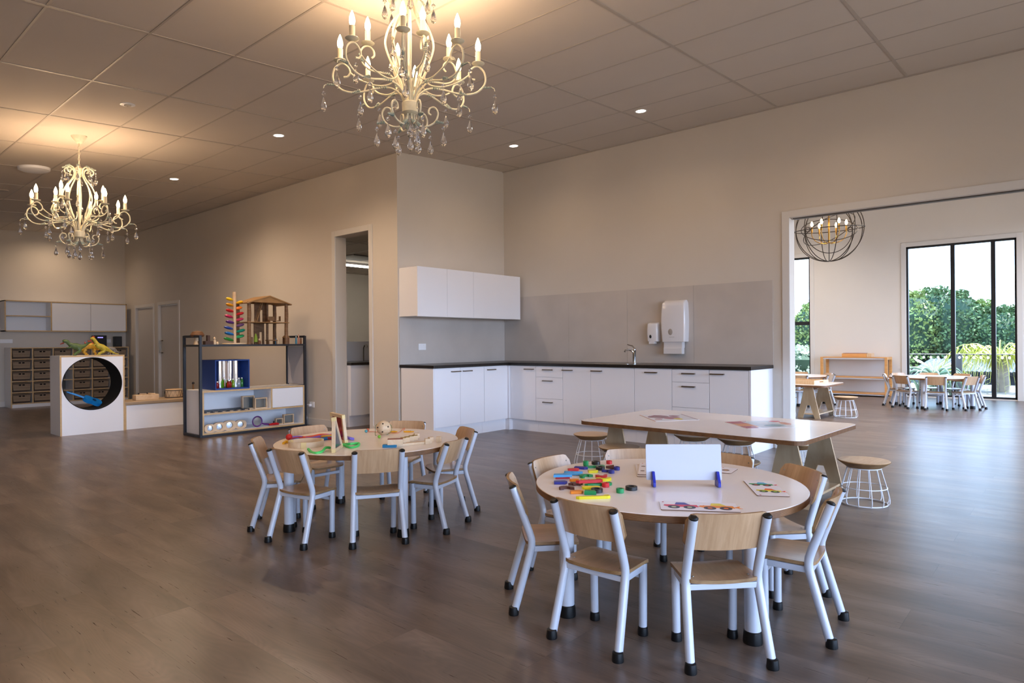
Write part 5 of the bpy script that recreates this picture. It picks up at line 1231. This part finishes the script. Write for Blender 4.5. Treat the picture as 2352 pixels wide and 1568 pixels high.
ribbon('ribbon','short yellow ribbon end at the left edge of the bundle',[(651,1018,.006),(657,1014,.012),(664,1016,.006)],'#e0a91f',.014)
p=Z(703,1024,TT); t=thing('tambourine','flat wooden hoop drum lying on the beige table in front of the ribbons','drum',(p.x,p.y,TT),HD)
obj('hoop',MB().lathe([(.102,0),(.108,0),(.108,.036),(.100,.036),(.100,.002),(.102,0)],48,cap=False),LW,t); 
for a in (-80,40,170): obj('joint_block',MB().cbox((.104*cos(radians(a)),.104*sin(radians(a)),.018),(.016,.032,.037),0,radians(a)),mat('pale_yellow_wood','#e0c88e',.5),t)
# two wooden window frames leaning together
FR=LW; YW=mat('pale_yellow_wood','#e0c88e',.5)
def leaning(label,p0,p1,h,tilt,panel,x,top=1):
    a=Z(*p0,TT); b=Z(*p1,TT); ex=b-a; w=ex.length; ang=math.atan2(ex.y,ex.x); t=thing('toy_easel',label,'toy',((a.x+b.x)/2,(a.y+b.y)/2,TT),ang,'wooden frames leaning together on the beige table'); t.rotation_euler=(radians(tilt),0,ang); q=.020
    hw=w/2-q/2; tw=hw*top; Ry=Matrix.Rotation(R_,4,'X')
    for s in (-1,1): obj('upright',MB().prism([(s*hw-q/2,q),(s*hw+q/2,q),(s*tw+q/2,h-q),(s*tw-q/2,h-q)],-q/2,q/2,0,0,Ry),FR,t,bev=.001)
    for z,ww in ((0,hw),(h-q,tw)): obj('rail',MB().box((-ww+q/2,-q/2,z),(ww-q/2,q/2,z+q)),FR,t,bev=.001)
    for s in (-1,1):
        for z in (0,h-q-.004): obj('corner_joint',MB().box((s*(tw if z else hw)-q/2-.001,-q/2-.001,z),(s*(tw if z else hw)+q/2+.001,q/2+.001,z+q+.004)),YW,t,bev=.001)
    obj('panel',MB().prism([(-hw+q/2,q),(hw-q/2,q),(max(.001,tw-q/2),h-q),(-max(.001,tw-q/2),h-q)],-.002,.002,0,0,Ry),panel,t)
leaning('wooden frame with dark blue panel, front one of the leaning pair','764 1041'.split() and (766,1040),(784,1027),.20,-6,mat('panel_dark','#3b4a5c',.2),0,.12)
leaning('wooden frame with translucent red panel, rear one of the leaning pair',(768,1010),(796,1019),.188,6,mat('panel_red','#a51c1c',.15,trans=.4),0)
ribbon('ribbon','bright green ribbon in front left of the wooden frames on the beige table',[(708,1031,.012),(716,1038,.003),(728,1040,.004),(740,1036,.008),(748,1028,.018),(758,1028,.012)],'#4fd068',.012)
ribbon('ribbon','bright green ribbon looping out to the right of the wooden frames',[(771,1006,.05),(774,1016,.02),(790,1021,.01),(805,1028,.003),(820,1024,.006),(824,1018,.008),(805,1019,.012),(792,1020,.004)],'#4fd068',.012)
# lacing ball and beads
p=Z(881,998,TT); r=.051; t=thing('lacing_ball','turned wooden ball with drilled holes and green lace on the beige table','lacing toy',(p.x,p.y,TT))
prof=[(.024,0)]+[(r*cos(a)*(1.0+.012*(1 if k%4 else -1)),.050+r*.98*sin(a)) for k,a in enumerate([radians(-68+6*i) for i in range(27)])]+[(0,.1005)]
obj('ball_body',MB().lathe(prof,32,cap=False),LW,t)
for (a,z) in ((-85,.082),(-88,.026),(-40,.060),(-130,.056)):
    a=radians(a)+HD-radians(0); rr_=math.sqrt(max(0,r*r-(z-.050)**2)); m=MB(); m.ball((rr_*cos(a),rr_*sin(a),z),(.0055,.0055,.0055)); obj('hole',m,mat('hole_dark','#110d0a',.9),t)
m=MB(); e=U*(r+.004); m.tube(smooth_path([V((0,0,.085))-e*.5,-e*1.0+V((0,0,.065)),-e*1.06+V((0,0,.035)),-e*.85-V((-.02,.03,-.004)),-e*.5-V((-.03,.05,-.004))],5),.0016,5); m.tube(smooth_path([e*.5+V((0,0,.083)),e*1.03+V((0,0,.06)),e*.95+V((0,0,.02)),e*.6+V((.02,-.03,.004))],5),.0016,5); obj('green_lace',m,mat('lace_green','#3c6a2c',.6),t)
def bead(px,py,c,label,r=.011):
    p=Z(px,py,TT); t=thing('bead',label,'bead',(p.x,p.y,TT),0,'small coloured beads on laces'); obj('bead_body',MB().ball((0,0,r),r,0,14,10),mat('bead_'+c[1:],c,.4),t)
bead(871,1006,'#7fbf3a','lime green bead on the lace in front of the wooden ball'); bead(841,993,'#5fb3c4','light blue bead at left of the wooden lacing ball'); bead(845,990,'#c8684c','brownish red bead at left behind the light blue one')
ribbon('lace','thin salmon and blue lace crossing behind the wooden ball',[(843,991),(855,991),(866,992),(898,994),(912,994),(920,990),(926,984),(930,983),(927,988)],'#d9724a',.004,cat='lace')
for (x0,x1,l) in ((897,913,'yellow lacing needle right behind the wooden ball'),(927,951,'orange yellow lacing needle furthest right behind the wooden ball')):
    a=Z(x0,991,TT+.006); b=Z(x1,991,TT+.006); bb=V((a.x,a.y,TT)); t=thing('lacing_needle',l,'toy',bb,0,'wooden lacing needles')
    m=MB(); m.tube([a-bb,(a+b)/2-bb,b-bb],[.005,.0065,.003],8); o=obj('needle',m,mat('needle_yellow','#eaa51c',.4),t)
    for k in (.35,.5,.65): q=a+(b-a)*k-bb; obj('hole',MB().ball(q+V((0,-.002,.0045)),(.0025,.0025,.0035),0,8,6),BLACK,t)
# building blocks
def block(px,py,w,d,h,label,c=None,ang=0,z=0,name='wooden_block',topc=None):
    p=Z(px,py,TT+z); t=thing(name,label,'block',(p.x,p.y,TT+z),HD+radians(ang),'wooden building blocks on the beige table')
    m=MB(); m.box((-w/2,-d/2,0),(w/2,d/2,h)); ms=[c or LW]
    if topc: ms.append(topc); m.m[1]=1
    obj('block',m,ms,t,bev=.0015); return t
GY=mat('stain_blue','#2476a0',.5); ST=mat('stain_red','#8c3b2c',.5); SY=mat('stain_mustard','#a8893a',.5)
a0=42
block(938,1022,.30,.036,.016,'long thin pale plank under the wooden blocks',ang=a0-12,name='wooden_plank')
block(895,1027,.085,.030,.018,'blue stained block end at the left of the long plank',c=GY,ang=0)
block(908,1020,.095,.055,.034,'wooden block with red brown top at the left of the row',ang=8,z=.0165,topc=ST)
for i,(x,y) in enumerate(((926,1015.5),(935,1013.5),(945,1011),(953,1009.5))): block(x,y,.036,.050,.030,'wooden cube with mustard top, %s in the row from left'%cn[i],ang=8,z=.0165,topc=SY)
block(957,1005,.034,.034,.03,'plain wooden cube at the far end of the block row',ang=20,z=.0165)
block(982,1019,.034,.034,.034,'plain wooden cube in front at right of the plank',ang=15); block(990,1014.5,.032,.032,.032,'plain wooden cube touching behind the front right cube',ang=30); block(1008,1014.5,.032,.032,.034,'single wooden cube furthest right on the beige table',ang=-8)
# posters on the long table
def poster(corners,label,shapes):
    P=[Z(x,y,.5051) for x,y in corners]; c=sum(P,V())/4; t=thing('poster',label,'poster',(c.x,c.y,.5051),0,'printed posters on the long table')
    m=MB(); L=[(p.x-c.x,p.y-c.y) for p in P]; m.prism(L,0,.0012); mats=[mat('poster_white','#e4e1e4',.18)]
    def uv(u,v): 
        a=V(L[0]).lerp(V(L[1]),u); b=V(L[3]).lerp(V(L[2]),u); return a.lerp(b,v)
    lv=.00135
    for pts,hx in shapes:
        mm=mat('print_'+hx[1:],hx,.25)
        if mm not in mats: mats.append(mm)
        m.prism([tuple(uv(*p)) for p in pts],.0012,lv,mats.index(mm)); lv+=.00008
    obj('sheet',m,mats,t)
def blob(u,v,ru,rv,n=9,seed=1):
    rnd=random.Random(seed); return [(u+ru*cos(2*pi*k/n)*rnd.uniform(.7,1.1),v+rv*sin(2*pi*k/n)*rnd.uniform(.7,1.1)) for k in range(n)]
poster([(1468,953),(1566,951),(1606,964),(1505,968)],'poster with pinkish brown abstract drawing, left one on the long table',[([(.0,.0),(.03,0),(.03,1),(0,1)],'#c08a70'),(blob(.35,.35,.26,.26,11,3),'#8e4f5c'),(blob(.55,.6,.22,.2,9,4),'#a86a72'),(blob(.62,.75,.1,.12,8,5),'#d7c23a'),(blob(.7,.3,.14,.14,9,6),'#9c6a74'),(blob(.2,.7,.1,.1,7,8),'#b98a8c'),([(.96,0),(1,0),(1,1),(.96,1)],'#a89aa0')])
poster([(1664,969),(1785,964),(1850,981),(1717,984)],'poster with red, orange and pale blue pattern, right one on the long table',[([(0,0),(.4,.0),(.25,.5),(.02,.3)],'#b34a54'),([(.02,.3),(.3,.35),(.3,.8),(.02,.7)],'#d98a3a'),([(.0,.7),(.25,.7),(.2,1),(0,1)],'#b23a44'),([(.28,.05),(.8,.1),(.75,.9),(.3,.95)],'#c6d3de'),(blob(.6,.7,.2,.14,9,2),'#8fb0bb'),(blob(.85,.2,.12,.1,8,3),'#c8525a'),(blob(.9,.5,.09,.2,8,6),'#c98a70'),(blob(.55,.35,.12,.1,8,9),'#dfe6ea')])
# ------------------------------------------------------------------ garden beyond the tall windows
DECK=wood('deck_boards','#77736c','#5f5b55',(3,20,3),.7)
obj('garden_ground',MB().box((-22,15.62,-.2),(14,60,-.04)),DECK,kind='structure')
LEAF=mat('hedge_leaf','#566f42',.65,var=.35,vs=1.3); LEAF2=mat('hedge_leaf_pale','#83944f',.65,var=.35,vs=1.6); BARK=mat('bark','#5a4a3c',.9,var=.3,vs=12)
def tree(x,y,w,h,label,m,n=2600,seed=1,z0=.3,ls=.13,group='hedge trees beyond the garden shed'):
    rnd=random.Random(seed); t=thing('hedge_tree',label,'tree',(x,y,-.04),0,group); mb=MB()
    lumps=[(rnd.uniform(0,2*pi),rnd.uniform(.1,.95),rnd.uniform(.7,1.12)) for _ in range(26)]
    for i in range(n):
        u=rnd.random()**.8; a=rnd.uniform(0,2*pi); prof=(math.sin(pi*min(1,(.12+u*.93))**.8))**.55 if u<.97 else .3
        k=1
        for (la,lu,ls_) in lumps:
            dd=((a-la+pi)%(2*pi)-pi); q=math.exp(-(dd/.5)**2-((u-lu)/.08)**2); k*=1+(ls_-1)*q
        r=w/2*max(.12,prof)*k*rnd.uniform(.78,1.03); z=z0+u*(h-z0)
        c=V((r*cos(a),r*sin(a),z+rnd.uniform(-.1,.1))); d=V((rnd.gauss(0,1),rnd.gauss(0,1),rnd.gauss(0,1))).normalized(); e=d.cross(V((rnd.gauss(0,1),rnd.gauss(0,1),.3))).normalized(); s=ls*rnd.uniform(.6,1.2)
        mb.add([c-d*s*.5,c+e*s*.3,c+d*s*.5,c-e*s*.3],[(0,1,2,3)])
    o=obj('foliage',mb,m,t); o['kind']='stuff'
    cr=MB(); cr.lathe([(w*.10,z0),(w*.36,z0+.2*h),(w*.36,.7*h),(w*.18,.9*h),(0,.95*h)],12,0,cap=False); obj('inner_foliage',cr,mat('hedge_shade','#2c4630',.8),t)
    obj('trunk',MB().cyl((0,0,0),(0,0,h*.6),.10,8),BARK,t)
YT=27.0
def tx(px,top): p=PY(px,top,YT); return p.x,p.z
for i,(px,top,w,m,l) in enumerate(((2098,668,2.4,LEAF2,'bushy hedge tree at the left edge of the tall window'),(2135,655,2.6,LEAF,'tallest hedge tree in the left window pane'),(2170,672,2.2,LEAF,'hedge tree just left of the first window mullion'),
    (2203,668,2.0,LEAF,'hedge tree right of the first window mullion with a narrow top'),(2238,686,2.5,LEAF2,'broad hedge tree in the middle of the central pane'),(2262,735,2.0,LEAF,'lower hedge tree left of the second window mullion'),(2292,706,2.3,LEAF,'hedge tree in the right pane, left one'),(2322,700,2.4,LEAF,'hedge tree in the right pane at the window edge'),
    (1835,662,2.6,LEAF,'hedge tree filling the narrow left window'),(1866,700,2.4,LEAF2,'shorter hedge tree at right of the narrow left window'))):
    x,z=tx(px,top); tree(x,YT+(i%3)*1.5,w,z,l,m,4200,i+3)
# shed
YS=21.5
a=PY(2106,828,YS); el=PY(2075,850,YS); er=PY(2345,851,YS); rr=PY(2345,828,YS)
t=thing('garden_shed','grey garden shed with low corrugated metal roof behind the window','shed',((el.x+er.x)/2,YS,-.04)); SG=mat('shed_wall','#2b3342',.6); RF=mat('corrugated_roof','#3f4860',.45)
zr=a.z; ze=el.z; dY=2.2; xl=el.x; xr_=er.x+2
# gable end faces left-front: ridge runs along x
m=MB(); m.box((xl+.5,YS,-.04),(xr_,YS+dY*2,ze)); obj('walls',m,SG,t,world=True)
m=MB(); n=90
vs=[];fs=[]
for k in range(n+1):
    x=a.x+(xr_-a.x)*k/n+0; z_=.02*(k%2); x_e=xl+.2+(xr_-xl-.2)*k/n
    vs+=[(x_e,YS-.15,ze+z_),(x,YS+dY,zr+z_)]
for k in range(n): fs.append((2*k,2*k+2,2*k+3,2*k+1))
m.add(vs,fs); obj('roof',m,RF,t,world=True)
m=MB(); m.add([(xl+.2,YS-.12,ze),(a.x,YS+dY,zr),(xl-.1,YS+dY*2,ze)],[(0,1,2)]); m.add([(xl+.2,YS-.10,ze),(a.x+.02,YS+dY,zr),(xl-.1,YS+dY*2,ze)],[(2,1,0)]); obj('gable_end',m,SG,t,world=True)
obj('gutter',MB().box((xl+.2,YS-.22,ze-.09),(xr_,YS-.12,ze-.01)),mat('gutter','#171c26',.4),t,world=True)
# palm
pp=PY(2298,915,18.6); t=thing('palm_tree','sunlit yellow green palm with drooping fronds outside the tall window','palm',(pp.x,18.6,-.04)); pc=PY(2275,795,18.6)
obj('trunk',MB().tube([(0,0,0),(.02,0,.8),(-.02,0,pc.z-.3)],[.17,.15,.12],12),mat('palm_trunk','#857d72',.9,var=.2,vs=8),t)
PG=mat('palm_frond','#b9bd5c',.5,var=.25,vs=2); rnd=random.Random(5)
for k in range(20):
    a=2*pi*k/20+rnd.uniform(-.1,.1); L_=rnd.uniform(1.0,1.35); up_=rnd.uniform(.35,.8); m=MB(); dirv=V((cos(a),sin(a),0)); base=V((-.02,0,pc.z-.3)); P=[]
    for j in range(9):
        u=j/8; P.append(base+dirv*L_*u+V((0,0,up_*sin(pi*u*.75)-1.05*u*u*.9)))
    m.tube(P,[.014*(1-.7*j/8) for j in range(9)],5)
    for j in range(1,9):
        for s in (-1,1):
            for q in range(2):
                b_=P[j].lerp(P[j-1],q/3); side=dirv.cross(V((0,0,1)))*s; tip=b_+side*.10+dirv*.10+V((0,0,-.42*rnd.uniform(.6,1.1)))
                w_=dirv*.013; mid_=b_+side*.09+V((0,0,-.05)); m.add([b_-w_,b_+w_,mid_+w_,mid_-w_,tip],[(0,1,2,3),(3,2,4)])
    obj('frond',m,PG,t)
# spiky plant
p=PY(2146,905,16.7); cz_=PY(2146,858,16.7).z; t=thing('spiky_plant','large pale succulent plant with flower spikes just outside the tall window','plant',(p.x,16.7,-.04)); AG=mat('succulent','#7f9a88',.5,var=.15,vs=5)
obj('stem',MB().cyl((0,0,0),(0,0,cz_-.05),.09,10),BARK,t)
for k in range(20):
    a=2*pi*k/20; el_=(.0,.5,.9)[k%3]; d=V((cos(a),sin(a),0)); b_=V((0,0,cz_-.05)); L_=.62
    obj('leaf',MB().tube(smooth_path([b_,b_+d*.2+V((0,0,.05+.12*el_)),b_+d*.42+V((0,0,.04+.2*el_)),b_+d*L_+V((0,0,-.22+.3*el_))],3),[.045-.0042*i for i in range(10)],6),AG,t)
for k in range(9):
    x=(k-4)*.055; z=.33+.06*math.cos(k*1.3)
    obj('flower_spike',MB().tube([(x*.3,0,cz_),(x*.8,0,cz_+z*.6),(x*1.5,0,cz_+z*.85),(x*1.8,0,cz_+z)],[.008,.014,.026,.006],7),mat('flower_cream','#dfe0c4',.6),t)
for i in range(5):
    a=i*1.3; px=p.x-.5+.28*i; q=thing('spiky_plant','low spiky green plant at the window base, number %s from the left'%cn[i],'plant',(px,16.4,-.04),0,'low spiky plants outside the window')
    for k in range(9):
        d=V((cos(a+k*.7),sin(a+k*.7),0)); obj('leaf',MB().tube([V((0,0,0)),d*.08+V((0,0,.25)),d*.2+V((0,0,.42))],[.02,.016,.002],5),AG,q)
# festoon lights
YL=17.6; la=PY(2070,812.5,YL); lb=PY(2350,814,YL); t=thing('festoon_cable','string of white garden bulbs stretched across the view outside the window','string lights',(la.x,YL,la.z))
obj('cable',MB().tube([V((0,0,0)),lb-la],.010,6),mat('cable_grey','#8f8a84',.6),t)
for k in range(17):
    px=2089+16.4*k
    if px>2345: break
    b=PY(px,818,YL)-la; o=obj('bulb',MB().ball((b.x,0,-.075),(.025,.025,.030),0,12,8),mat('frosted_bulb','#ffffff',.3,emit=.6),t)
    obj('socket',MB().cyl((b.x,0,-.03),(b.x,0,0),.018,8),BLACKM,t)
p=PY(2203,812,YL+.2); obj('garden_post',MB().box((p.x-.055,YL+.15,-.04),(p.x+.055,YL+.25,p.z)),mat('post_grey','#565a62',.5),None,'dark grey square post carrying the festoon cable outside the window','post',bev=.005)
p=PY(2320,880,18.2); m=MB(); m.box((p.x+.6,19.9,-.04),(p.x+3,20.3,p.z)); obj('stone_wall',m,mat('stone','#8a8078',.9,var=.5,vs=5,bump=.6,bs=8),None,'low rough stone wall at the right of the garden view','wall',bev=.03)
x,z=PY(1846,795,18.0).x,PY(1846,795,18.0).z
tree(x-.1,18.0,1.6,z,'white flowering shrub low in the narrow left window',mat('white_shrub','#c9d2bb',.7,var=.2,vs=6),1800,77,.0,.10,None)
